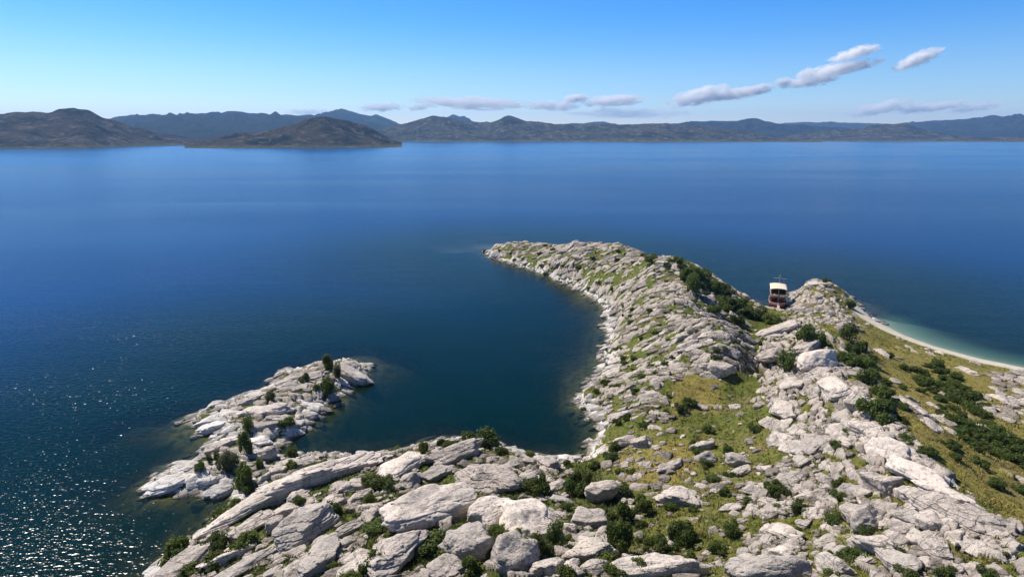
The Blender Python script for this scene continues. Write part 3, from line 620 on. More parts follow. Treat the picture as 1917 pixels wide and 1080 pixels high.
# u, v, width px, height px, image angle, shape, material, name, label, short name for neighbours
BIG = [
 (826,945,205,84,27,'slab','pinkr','boulder','longest smooth whale-backed pale boulder overhanging a dark hollow on its right','long whale-backed boulder'),
 (735,1035,110,70,32,'slab','rock','rock_slab','layered pinkish slab stepping down from the lower left end of the whale-backed boulder',None),
 (922,893,104,66,14,'slab','rock','boulder','beige banded boulder with a notched top and dark overhung face below the cove shore','notched banded boulder'),
 (915,955,100,60,32,'round','pinkr','boulder','smooth domed boulder between the whale-backed one and a white block','smooth domed boulder'),
 (984,968,80,84,-40,'block','pinkr','boulder','brightest white blocky boulder leaning against the smooth dome','brightest white block'),
 (878,1025,104,78,18,'block','grey','boulder','flat grey boulder with a rounded top edge below the smooth dome','flat grey boulder'),
 (966,1048,96,92,0,'block','grey','boulder','big grey cracked block with a tall face at the bottom edge of the photo','big grey cracked block'),
 (1014,990,76,46,15,'slab','rock','rock_slab','white slab wedged between the brightest white block and a pair of green bushes',None),
 (1122,920,62,44,-6,'round','rock','boulder','lone pale boulder overhung at the front beside a round dark bush','lone overhung boulder'),
 (1103,972,74,46,0,'slab','grey','boulder','brown grey flat-topped layered boulder stacked on a dark undercut base','flat-topped stacked boulder'),
 (1108,1030,94,62,-14,'slab','rock','boulder','rough pale boulder with a drooping right end right of the paired bushes','rough drooping boulder'),
 (1032,1066,58,44,30,'block','rock','boulder','white sloping block in the shade under the paired green bushes',None),
 (1066,1068,52,36,-36,'slab','rock','rock_slab','pale slab sloping down to the right beside the shaded white block',None),
 (1215,1064,165,50,4,'round','pinkr','boulder','very broad flat pale boulder cut by the bottom edge of the photo','broad flat bottom boulder'),
 (1118,1064,50,38,20,'round','rock','boulder','rounded pale boulder touching the broad flat boulder at its left end',None),
 (1450,1068,116,62,0,'round','grey','boulder','large plain grey dome right of the broad flat bottom boulder','large grey dome'),
 (850,848,116,40,22,'slab','rock','rock_slab','long layered slab along the crest above the notched banded boulder','crest slab'),
 (750,872,92,46,30,'slab','pinkr','rock_slab','bright white slab leaning up to the crest slab from the left','bright leaning slab'),
 (768,899,44,32,40,'round','rock','boulder','small egg-shaped boulder under the right end of the bright leaning slab',None),
 (815,888,70,26,28,'slab','grey','rock_slab','dark layered ledge in shadow below the crest slab',None),
 (1024,866,44,36,-52,'slab','rock','rock_slab','white upright slab standing at the cove edge',None),
 (985,862,42,16,-4,'slab','rock','rock_slab','low flat white slab left of the upright slab at the cove edge',None),
 (991,898,40,32,0,'block','grey','boulder','grey pitted boulder right of the notched banded boulder',None),
 (840,1064,72,42,35,'slab','rock','boulder','pale split boulder at the bottom edge left of the flat grey boulder','split bottom boulder'),
 (1056,937,44,24,-14,'round','grey','boulder','small grey hump left of the flat-topped stacked boulder',None),
 (1067,993,26,24,20,'block','rock','boulder','small white cube-like boulder above the rough drooping boulder',None),
 (604,880,240,50,17,'slab','pinkr','rock_slab','longest pink slab along the cove shore with a dark hollow under its right end','longest pink shore slab'),
 (530,922,74,34,36,'slab','pinkr','rock_slab','reddish broken lower end of the longest pink shore slab',None),
 (460,953,146,34,23,'slab','pinkr','rock_slab','long thick bar-shaped slab nearest the spit shallows','bar-shaped slab'),
 (470,984,98,34,27,'slab','rock','rock_slab','broken pale slab just below the bar-shaped slab',None),
 (516,983,38,38,10,'round','rock','boulder','round knuckle of rock left of the big striped grey boulder',None),
 (534,956,50,30,24,'round','pinkr','boulder','smooth oval boulder with a crease above the round knuckle of rock',None),
 (570,987,112,66,32,'slab','grey','boulder','big grey dome of curved parallel cracks among the shore slabs','big striped grey boulder'),
 (535,868,54,26,22,'slab','rock','rock_slab','clean white slab lying apart at the neck of the spit','white neck slab'),
 (556,927,38,24,32,'round','rock','boulder','smooth egg-like stone under the longest pink shore slab',None),
 (670,907,64,30,10,'slab','rock','boulder','fan-grooved white outcrop under the right end of the longest pink slab','fan-grooved outcrop'),
 (340,1068,130,40,20,'slab','rock','rock_slab','broad pale slab at the water in the bottom left corner of the land','corner slab'),
 (425,1042,86,32,24,'slab','pinkr','rock_slab','blunt-ended pale slab right of a green shore bush','blunt-ended slab'),
 (452,1064,116,26,22,'slab','grey','rock_slab','grey finely layered slab under the blunt-ended slab',None),
 (592,1050,86,58,36,'slab','grey','boulder','tall tilted grey boulder at the bottom edge below the striped dome','tall tilted grey boulder'),
 (665,1062,70,38,26,'slab','rock','rock_slab','pale slab at the bottom edge between two green bushes',None),
 (660,987,66,24,22,'slab','grey','rock_slab','flat grey slab lying in grass right of the striped dome',None),
 (661,951,28,20,20,'round','rock','boulder','small roundish boulder in grass above the flat grey slab',None),
 (515,1025,50,18,18,'slab','rock','rock_slab','thin pale slab under the striped dome',None),
 (650,1016,38,18,20,'round','rock','boulder','small pale oval stone under the flat grass-bound slab',None),
 (602,1014,40,24,26,'round','grey','boulder','squat grey stone under the right side of the striped dome',None),
 (612,946,46,28,40,'slab','rock','rock_slab','jagged white slab with fins above the striped dome',None),
 (628,1026,18,14,0,'round','rock','boulder','tiny rounded stone beside the tall tilted grey boulder',None),
 (655,699,70,38,-8,'slab','grey','boulder','layered grey block forming the far end of the spit','far end block of the spit'),
 (580,703,66,24,4,'slab','rock','rock_slab','flat-topped pale slab left of the small tree on the spit','flat spit slab'),
 (541,714,48,24,10,'round','pinkr','boulder','rounded pale boulder on the left shoulder of the spit end','shoulder boulder of the spit'),
 (500,768,80,24,6,'slab','pinkr','rock_slab','long pale mauve slab in the middle of the spit','mauve middle slab of the spit'),
 (495,795,60,26,4,'slab','grey','rock_slab','dull grey slab right under the mauve middle slab of the spit',None),
 (412,780,70,18,8,'slab','rock','rock_slab','narrow white slab on the left edge of the spit','left edge slab of the spit'),
 (402,798,70,24,8,'slab','rock','rock_slab','white slab with dark undercut below the left edge slab of the spit',None),
 (462,752,50,14,12,'slab','rock','rock_slab','thin white slab above the mauve middle slab of the spit',None),
 (410,834,66,24,22,'slab','rock','rock_slab','white slab slanting up to a dark upright bush on the spit','slanting spit slab'),
 (487,826,38,18,8,'slab','pinkr','rock_slab','loaf-shaped pale slab right of the dark upright bushes of the spit',None),
 (323,903,88,30,12,'slab','rock','boulder','wave-washed white boulder at the left tip of the spit','white tip boulder of the spit'),
 (349,876,40,26,20,'slab','rock','boulder','white boulder up and to the right of the wave-washed tip boulder',None),
 (388,897,34,18,6,'slab','rock','rock_slab','stack of thin pale beds right of the wave-washed tip boulder',None),
 (414,917,42,30,14,'slab','grey','rock_slab','pale grooved slab ending in brown shallows at the spit neck',None),
 (500,847,34,34,30,'block','rock','boulder','cracked white outcrop at the cove side of the spit neck',None),
 (588,760,40,20,-4,'slab','rock','rock_slab','white shelf on the cove side of the spit',None),
 (550,808,44,13,8,'slab','rock','rock_slab','low white ledge at the water on the cove side of the spit',None),
 (637,713,34,16,0,'slab','rock','rock_slab','pale slab under the far end block of the spit',None),
 (648,731,44,14,-4,'slab','grey','rock_slab','low wet slab in the water under the far end block of the spit',None),
 (404,757,24,16,10,'block','grey','boulder','dark stone alone in the water off the left edge of the spit',None),
 (1620,978,48,42,10,'round','grey','boulder','round ball-like grey boulder perched on the stony slope','ball-like boulder'),
 (1606,962,30,40,70,'slab','rock','boulder','pale upright boulder hugging the ball-like boulder from the left',None),
 (1469,902,44,28,-24,'block','rock','boulder','pale wedge boulder with a dark hollow beside a green bush in the stony field','hollowed wedge boulder'),
 (1648,1022,70,38,-28,'round','rock','boulder','two-humped boulder below the ball-like boulder','two-humped boulder'),
 (1608,1018,24,24,0,'round','rock','boulder','small egg-shaped boulder left of the two-humped boulder',None),
 (1665,845,68,36,-30,'round','pinkr','boulder','smooth whale-shaped boulder on the crest of the right ridge','smooth crest boulder'),
 (1722,888,84,38,-30,'slab','pinkr','rock_slab','smooth slab sloping to the grass on the right side of the ridge','smooth sloping slab'),
 (1653,906,56,42,-30,'block','rock','boulder','big angular boulder with a dark slot on the stony ridge','slotted angular boulder'),
 (1716,930,54,34,-24,'block','rock','boulder','knobby grey-white boulder under the smooth sloping slab','knobby boulder'),
 (1787,967,100,46,-32,'slab','rock','rock_slab','long cracked slab beside the yellow grass slope','long cracked edge slab'),
 (1750,982,50,38,-25,'block','rock','boulder','pale block left of the long cracked edge slab',None),
 (1752,1030,46,28,-44,'slab','rock','rock_slab','pointed pale slab in the middle of the bottom right stones','pointed slab'),
 (1682,1054,68,34,-34,'slab','grey','rock_slab','grey sloping slab near the bottom edge under the two-humped boulder',None),
 (1465,1034,46,28,-20,'slab','pinkr','boulder','white oblong boulder above the large grey dome',None),
 (1560,1060,70,40,-38,'round','rock','boulder','curved pale boulder with a rounded rim right of the large grey dome','curved rim boulder'),
 (1464,956,50,26,-18,'slab','rock','boulder','grooved grey-white boulder in the stony field below the hollowed wedge',None),
 (1476,998,52,32,-40,'slab','pinkr','rock_slab','smooth tapering slab pointing down right in the stony field','tapering slab'),
 (1433,963,26,22,0,'round','rock','boulder','rounded white boulder left of the grooved grey-white boulder',None),
 (1842,976,66,34,-35,'slab','grey','rock_slab','shaded slab beside the grass at the lower right edge',None),
 (1762,920,64,24,-30,'slab','pinkr','rock_slab','thin smooth slab above the long cracked edge slab',None),
 (1695,968,30,24,-20,'block','rock','boulder','small square boulder left of the pale block on the ridge',None),
 (1684,992,26,34,-60,'block','rock','boulder','upright pale boulder above the pointed slab',None),
 (1461,616,66,24,14,'slab','pinkr','rock_slab','broad white cap slab at the left of the rocky knob','cap slab of the knob'),
 (1522,678,48,40,20,'round','pinkr','boulder','smooth bulging boulder outlined by cracks on the rocky knob','bulging knob boulder'),
 (1566,728,62,40,-30,'slab','pinkr','rock_slab','smooth sloping slab on the upper right ridge','upper ridge slab'),
 (1604,756,46,26,-12,'slab','rock','rock_slab','rounded slab end above a dark bush on the ridge',None),
 (1512,650,62,28,22,'slab','rock','rock_slab','long smooth slab under the bush of the rocky knob',None),
 (1440,664,52,22,10,'slab','rock','rock_slab','dark-streaked slab at the left flank of the rocky knob',None),
 (1466,768,42,28,-40,'slab','rock','rock_slab','steep white slab on the left flank of the right ridge',None),
 (1622,805,62,34,-32,'slab','rock','rock_slab','pale slab above the smooth crest boulder',None),
 (1075,458,22,12,10,'block','grey','boulder','knob of rock standing highest on the far headland','headland knob'),
 (1248,494,34,14,-4,'round','pinkr','boulder','bright white rock peak on the crest of the headland','white peak of the headland'),
 (1530,532,30,12,-8,'slab','pinkr','rock_slab','white rock top of the knoll beside the boat','white knoll top'),
 (1318,833,36,22,0,'block','rock','boulder','isolated pale outcrop in the valley grass','isolated valley outcrop'),
 (1325,856,36,24,-10,'block','grey','boulder','mottled boulder under the isolated valley outcrop',None),
 (1380,862,48,28,-8,'block','grey','boulder','pitted dark-veined boulder in the middle of the valley','pitted valley boulder'),
 (1388,882,40,18,14,'slab','rock','boulder','pale boulder under the pitted valley boulder',None),
 (1278,930,84,38,-12,'slab','rock','boulder','low broad pale outcrop in the grass of the lower valley','low valley outcrop'),
 (1258,872,52,20,28,'slab','rock','rock_slab','slanting pale slab above the low valley outcrop',None),
 (1170,826,46,24,0,'block','rock','boulder','pale cracked block by the dry yellow grass at the cove','cracked cove block'),
 (1200,828,44,24,-4,'block','rock','boulder','pale cracked block right beside its twin by the dry yellow grass',None),
 (1345,690,46,30,-10,'block','rock','boulder','rounded grey bluff at the foot of the white left slope',None),
]
NTH = ['', 'second', 'third', 'fourth', 'fifth', 'sixth', 'seventh', 'eighth', 'ninth', 'tenth', 'eleventh', 'twelfth', 'thirteenth', 'fourteenth', 'fifteenth', 'sixteenth', 'seventeenth', 'eighteenth', 'nineteenth', 'twentieth']
GROUP_ROCK = 'weathered rocks on the rocky shore'
placed = []
for i, (u, v, w, h, ang, kind, mat, nm, label, short) in enumerate(BIG):
    c = cast(u, v + h * .22) or cast(u, v + h * .5)
    x, y, z = c; dist = math.sqrt(x * x + y * y + (CAMH - z) ** 2); s = dist / F
    yaw = world_dir(u, v, ang) ; dep = math.atan2(CAMH - z, math.hypot(x, y))
    # length along the strike foreshortens with the view; the across size from the picture height
    va = math.atan2(y, x); rel = yaw - va
    fs = math.sqrt(math.sin(rel) ** 2 + (math.cos(rel) * math.sin(dep)) ** 2)
    L = w * s / max(fs, .45) * .5 * (1.0 if abs(ang) < 45 else .8)
    L = min(L, w * s * .85)
    T = h * s * (.40 if kind == 'slab' else .46) * (.78 if u < 700 and v < 925 else 1); B = min(h * s * (.62 if kind == 'slab' else .52), L * 1.0)
    P, FC = rock_shape(300 + i * 7, 6 if w > 90 else 5 if w > 36 else 4, kind)
    me = mk_mesh(nm, P * np.array([L, B, T]) * (.97 if v > 930 and u < 1300 else 1.04), FC, True, M[mat])
    o = obj(nm, me, label=label, category='rock' if nm != 'boulder' else 'boulder', kind='thing')
    r_ = random.Random(i)
    o.matrix_world = rock_matrix(x, y, z + T * .30, yaw, .55, r_.uniform(-.06, .06), r_.uniform(-.05, .16))
    placed.append((x, y, max(L, B)))
    if short: LAND.append((short, u, v))

# many more rocks: packed beds that follow each slope's strike
PACK = []      # x, y, yaw, L, B, T, kind, proto index, tilt, roll, follow, region
def pack(reg, px, ang, Lx, Ly, thick, keep, kinds, jit=.35, sz=(.55, 1.25), lift=.15, roll=(.05, .35), seed=1, dmin=-2.5, soft=10, spread=.14):
    r_ = np.random.default_rng(seed); yaw = world_dir(*px, ang)
    poly = POLY[reg]; pts = [cast(*p) for p in poly]
    pts = np.array([p for p in pts if p] + [[*unproj(p[0], p[1], 3), 3] for p in poly if p[1] > 440])
    e1, e2 = np.array((math.cos(yaw), math.sin(yaw))), np.array((-math.sin(yaw), math.cos(yaw)))
    a, b = pts[:, :2] @ e1, pts[:, :2] @ e2
    na, nb = np.arange(a.min() - 6, a.max() + 6, Lx), np.arange(b.min() - 6, b.max() + 6, Ly)
    Agr, Bgr = np.meshgrid(na, nb)
    Agr = Agr + (np.arange(len(nb))[:, None] % 2) * Lx * .5 + r_.normal(size=Agr.shape) * Lx * jit
    Bgr = Bgr + r_.normal(size=Agr.shape) * Ly * jit * .7 + fbm2(Agr * .08, Bgr * .08, 2, seed) * 5
    X = Agr * e1[0] + Bgr * e2[0]; Y = Agr * e1[1] + Bgr * e2[1]; X, Y = X.ravel(), Y.ravel()
    ok = (X > GX0 + 2) & (X < GX0 + gnx * GS - 2) & (Y > 22) & (Y < 298); X, Y = X[ok], Y[ok]
    Z = hz(X, Y); u, v, _ = project(X, Y, Z); m = pmask(u, v, poly, soft); d = bil(DS, X, Y)
    cl = fbm2(X * .13, Y * .13, 3, seed + 50)
    pr = m * keep * (1 + 1.7 * cl)
    ok = (r_.random(len(X)) < pr) & (d > dmin) & (Z > -1.4) & ((bil(ISB, X, Y) < .3) | (d > 6))
    for x, y in zip(X[ok], Y[ok]):
        f = sz[0] + (sz[1] - sz[0]) * r_.random() ** 1.8; ar = r_.uniform(.75, 1.35)
        k = kinds[int(r_.integers(len(kinds)))]
        PACK.append((x, y, yaw + r_.normal() * spread, Lx * .60 * f * ar, Ly * .72 * f / ar ** .3 if k == 'slab' else Ly * .6 * f, thick * f * r_.uniform(.7, 1.3), k, int(r_.integers(8)),
                     r_.normal() * .07, r_.uniform(*roll), .8, reg, lift))
def shoreband():
    r_ = np.random.default_rng(99); S = shore
    for i in range(len(S) - 1):
        a, b = S[i], S[i + 1]; u_, v_ = SHORE_PX[i]
        if u_ > 1612: continue
        L = np.hypot(*(b - a)); yaw0 = math.atan2(b[1] - a[1], b[0] - a[0])
        far = np.hypot(*a) > 150
        for k in range(int(L * (1.5 if u_ > 700 else .7)) + 1):
            t = r_.random(); o = r_.uniform(-2.0, 4.2) ** 1 if True else 0
            nx, ny = -math.sin(yaw0), math.cos(yaw0)
            x, y = a[0] + (b[0] - a[0]) * t + nx * o * 1.0, a[1] + (b[1] - a[1]) * t + ny * o
            if not (24 < y < 296): continue
            d = float(bil(DS, np.array(x), np.array(y)))
            if not -1.6 < d < 4.5: continue
            s_ = r_.uniform(.5, 1.25)
            PACK.append((x, y, world_dir_cache(u_, v_, 14 if u_ < 700 else 6) + r_.normal() * .35, 1.25 * s_, .75 * s_, .42 * s_, 'slab' if r_.random() < .7 else 'block', int(r_.integers(8)), r_.normal() * .1, r_.uniform(0, .3), .6, 'shore', .12))
_wd = {}
def world_dir_cache(u, v, a):
    k = (int(u) // 60, int(v) // 40, a)
    if k not in _wd:
        h = 1.; r = math.radians(a); p, q = unproj(u, v, h), unproj(u + 12 * math.cos(r), v - 12 * math.sin(r), h); _wd[k] = math.atan2(q[1] - p[1], q[0] - p[0])
    return _wd[k]
shoreband()
pack('tip', (1060,500), 1, 4.0, 2.1, .62,  .34, ['slab', 'slab', 'slab', 'block'], lift=-.12, seed=11)
pack('leftslope', (1220,640), -6, 2.9, 1.35, .48, .42, ['slab', 'slab', 'slab', 'block'], lift=-.12, seed=12)
pack('tip', (1060,500), 2, 1.7, 1.0, .34, .45, ['slab', 'block'], seed=31, spread=.3)
pack('leftslope', (1220,640), -6, 1.4, .75, .28, .45, ['slab', 'block'], seed=32, spread=.25)
pack('ridge', (1600,800), -40, 1.2, .7, .34, .6, ['slab', 'block'], seed=33, spread=.3)
pack('knoll', (1530,570), 14, 1.4, .8, .3, .5, ['slab', 'block'], seed=34)
pack('spit', (500,790), 10, 1.5, .8, .28, .45, ['slab', 'block'], seed=35)
pack('shoulder', (1350,650), -9, 2.6, 1.3, .55, .6, ['slab', 'block'], lift=-.12, seed=13)
pack('ridge', (1560,760), -38, 2.3, 1.15, .55, .46, ['slab', 'slab', 'block'], lift=-.12, seed=14, roll=(-.1, .4))
pack('ridge', (1700,900), -34, 3.4, 2.0, .8, .22, ['slab'], seed=15, roll=(-.1, .3))
pack('knoll', (1530,570), 14, 2.8, 1.4, .55, .5, ['slab', 'slab', 'block'], lift=-.12, seed=16)
pack('spit', (500,790), 10, 3.2, 1.5, .45, .62, ['slab', 'slab', 'slab', 'block'], lift=-.12, seed=17)
pack('fore', (560,980), 26, 2.4, 1.2, .50, .24, ['slab', 'slab', 'block'], seed=18)
pack('fore', (560,980), 26, 1.0, .7, .26, .50, ['slab', 'block'], seed=19)
pack('scatter', (1380,930), -10, 1.5, 1.1, .38, .27, ['block', 'slab'], seed=20, spread=.6, sz=(.35, 1.25))
pack('scatter', (1380,930), -14, .8, .7, .22, .22, ['block'], seed=21, spread=1.2, sz=(.4, 1.2))
pack('lowright', (1600,980), -34, 1.3, .95, .42, .62, ['block', 'slab'], seed=22, spread=.35, sz=(.45, 1.35))
pack('lowright', (1600,980), -34, .7, .55, .22, .6, ['block', 'slab'], seed=23, spread=.8)
pack('greenpatch', (1370,740), -8, 1.6, 1.2, .36, .15, ['block', 'round', 'slab'], seed=24, spread=.6, sz=(.35, 1.1))
pack('greenslope', (1740,760), -30, 3.2, 1.7, .40, .07, ['slab', 'round'], seed=25)
pack('farright', (1880,760), -22, 2.6, 1.4, .45, .55, ['slab', 'block'], seed=26)
pack('midright', (1730,770), -26, 2.6, 1.4, .45, .34, ['slab', 'block'], seed=27)
pack('crest', (1300,540), -20, 2.2, 1.4, .5, .22, ['slab', 'block'], seed=28)

bx = np.array([p[:2] for p in placed]); br = np.array([p[2] for p in placed])
keep = []
for p in PACK:
    d = np.hypot(bx[:, 0] - p[0], bx[:, 1] - p[1])
    if (d < br * .55).any(): continue
    keep.append(p)
PACK = keep
arr = np.array([(p[0], p[1], p[3], p[4]) for p in PACK]); pz = hz(arr[:, 0], arr[:, 1]); pu, pv_, pd = project(arr[:, 0], arr[:, 1], pz)
parea = (arr[:, 2] * arr[:, 3]) / pd ** 2
def seen(x, y, z):
    t = np.linspace(.25, .985, 120); return not np.any(z + .4 + (CAMH - z - .4) * (1 - t) < hz(x * t, y * t) - .25)
order = np.argsort(-parea); single = []
for i in order:
    if len(single) >= 185: break
    if 4 < pu[i] < 1913 and 440 < pv_[i] < 1076 and pz[i] > .05 and seen(arr[i, 0], arr[i, 1], pz[i]): single.append(int(i))
sset = set(single)
BM_V, BM_F, off = [], [], 0
for i, p in enumerate(PACK):
    if i in sset: continue
    x, y, yaw, L, B, T, kind, k, tilt, roll, fol, reg, lift = p
    if not (-60 < pu[i] < 2000 and pv_[i] < 1160) and pd[i] < 200 and (pv_[i] > 1250): continue
    V, FC = proto(kind, k, 3 if (L * B) ** .5 / pd[i] * F > 5.5 else 2)
    mw = np.array(rock_matrix(x, y, pz[i] + T * lift, yaw, fol, tilt, roll))
    V = (V * (L, B, T)) @ mw[:3, :3].T + mw[:3, 3]
    BM_V.append(V); BM_F.append(FC + off); off += len(V)
obj('scattered_rocks', mk_mesh('scattered_rocks', np.vstack(BM_V), np.vstack(BM_F), True, M['loose']), kind='stuff', label='pale slabs and stones strewn over the headland slopes', category='rocks')

def dirword(dx, dy):
    a = 'right' if dx > 0 else 'left'
    if abs(dx) > 2 * abs(dy): return 'right of' if dx > 0 else 'left of'
    if abs(dy) > 2 * abs(dx): return 'below' if dy > 0 else 'above'
    return ('below and ' if dy > 0 else 'above and ') + a + ' of'
def auto_labels(items):
    """items: (u, v, adjective phrase); labels by the landmark next to each"""
    keyd = {}; near = []
    for j, (u, v, adj) in enumerate(items):
        s_, lu, lv = min(LAND, key=lambda q: (q[1] - u) ** 2 + ((q[2] - v) * 1.4) ** 2)
        ph = f'{dirword(u - lu, v - lv)} the {s_}'
        keyd.setdefault((adj, ph), []).append((math.hypot(u - lu, v - lv), j))
    out = [''] * len(items)
    for (adj, ph), l in keyd.items():
        l.sort()
        for k, (d, j) in enumerate(l):
            ph = ph.replace('with an', 'with an'); out[j] = f'{adj} {ph}' if len(l) == 1 else (f'nearest {adj} {ph}' if k == 0 else f'{NTH[min(k, 19)]} nearest {adj} {ph}')
    return out
info = []
med = np.median([parea[i] for i in single])
for i in single:
    p = PACK[i]; e = p[3] / p[4]
    adj = ('large ' if parea[i] > med else 'small ') + ('elongated pale slab' if p[6] == 'slab' and e > 2.0 else 'stubby pale slab' if p[6] == 'slab' else 'angular pale rock' if p[6] == 'block' else 'rounded pale rock')
    info.append((pu[i], pv_[i], adj))
for i, lab in zip(single, auto_labels(info)):
    x, y, yaw, L, B, T, kind, k, tilt, roll, fol, reg, lift = PACK[i]
    nm = {'slab': 'rock_slab', 'block': 'angular_rock', 'round': 'rounded_rock'}[kind]
    o = obj(nm, proto_mesh(kind, k, 4, ('rock', 'rock', 'grey')[k % 3] if reg in ('fore', 'ridge', 'lowright') else 'rock'), label=lab, category='rock', group=GROUP_ROCK, kind='thing')
    o.matrix_world = rock_matrix(x, y, float(pz[i]) + T * lift, yaw, fol, tilt, roll) @ Matrix.Diagonal((L, B, T, 1))

# ------------------------------------------------------------------ shrubs
def shrub_meshes(seed, n, mat, tall=1.5, leaf=.085, lobes=10):
    r_ = np.random.default_rng(seed)
    C = np.column_stack([r_.uniform(-.8, .8, lobes), r_.uniform(-.8, .8, lobes), r_.uniform(.30, 1.0, lobes) * tall * .62])
    C[:, :2] *= np.clip(1.25 - C[:, 2:3] / tall, .35, 1); R = r_.uniform(.18, .45, lobes)
    w = R ** 2; li = r_.choice(lobes, n, p=w / w.sum())
    D = r_.normal(size=(n, 3)); D /= np.linalg.norm(D, axis=1)[:, None]
    rad = R[li] * (.45 + .62 * r_.random(n) ** .45); P = C[li] + D * rad[:, None] * np.array([1, 1, tall * .72])
    tw = r_.random(n) < .12; P[tw] += D[tw] * r_.uniform(.05, .22, (tw.sum(), 1))
    P[:, 2] = np.abs(P[:, 2]) * .98 + .02
    Nn = D * .7 + r_.normal(size=(n, 3)) * .7 + np.array([0, 0, .25]); Nn /= np.linalg.norm(Nn, axis=1)[:, None]
    T1 = np.cross(Nn, r_.normal(size=(n, 3))); T1 /= np.linalg.norm(T1, axis=1)[:, None]; T2 = np.cross(Nn, T1)
    s = leaf * r_.uniform(.6, 1.35, (n, 1))
    V = np.stack([P - T1 * s, P + T2 * s * .55, P + T1 * s, P - T2 * s * .55], 1).reshape(-1, 3)
    fol = mk_mesh('foliage', V, np.arange(4 * n).reshape(n, 4), False, mat)
    b = MB()
    for j in range(lobes):
        a = (C[j, 0] * .12, C[j, 1] * .12, -.12); m = (C[j, 0] * .55 + r_.normal() * .04, C[j, 1] * .55, C[j, 2] * .55)
        b.bar(a, m, .045, .03, 6); b.bar(m, tuple(C[j] + (0, 0, R[j] * .5)), .03, .008, 5)
    st = bpy.data.meshes.new('stems'); st.from_pydata(b.v, [], b.f); st.materials.append(M['bark']); st.update()
    return fol, st
SHRUB = dict(dark=[shrub_meshes(50 + k, 2600, M['leaf'], 1.5) for k in range(4)], tall=[shrub_meshes(70 + k, 2200, M['leaf'], 2.4, .08) for k in range(2)],
             bright=[shrub_meshes(60 + k, 2400, M['leafb'], 1.35, .09) for k in range(3)], mat_=[shrub_meshes(80 + k, 2400, M['leaf'], .95, .085, 11) for k in range(3)],
             grey=[shrub_meshes(90 + k, 2200, M['leafg'], 1.25) for k in range(2)])
HB = {'dark': 1.5, 'tall': 2.4, 'bright': 1.35, 'mat_': .95, 'grey': 1.25}
def shrub(u, v, w, h, kind, label, group=None, k=0, parts=True, name='shrub'):
    c = cast(u, v)
    if not c: return None
    x, y, z = c
    if z < -.2: return None
    dist = math.sqrt(x * x + y * y + (CAMH - z) ** 2); r = w * dist / F * .5 * (.80 if u < 640 and v < 915 else .82 if 1140 < u < 1400 and v > 930 else .95)
    dep = math.atan2(CAMH - z, math.hypot(x, y)); hh = max((h * dist / F - 2 * r * math.sin(dep) * .45) / math.cos(dep), r * .6)
    fol, st = SHRUB[kind][k % len(SHRUB[kind])]
    e = bpy.data.objects.new(name, None); COL.objects.link(e); e.location = (x, y, z - .06); e.rotation_euler = (0, 0, random.uniform(0, 6.28))
    e['label'] = label; e['category'] = 'tree' if name == 'tree' else 'bush'
    if group: e['group'] = group
    e.scale = (r, r, hh / HB[kind] * 1.05)
    obj('foliage', fol, e); obj('stems', st, e)
    return e
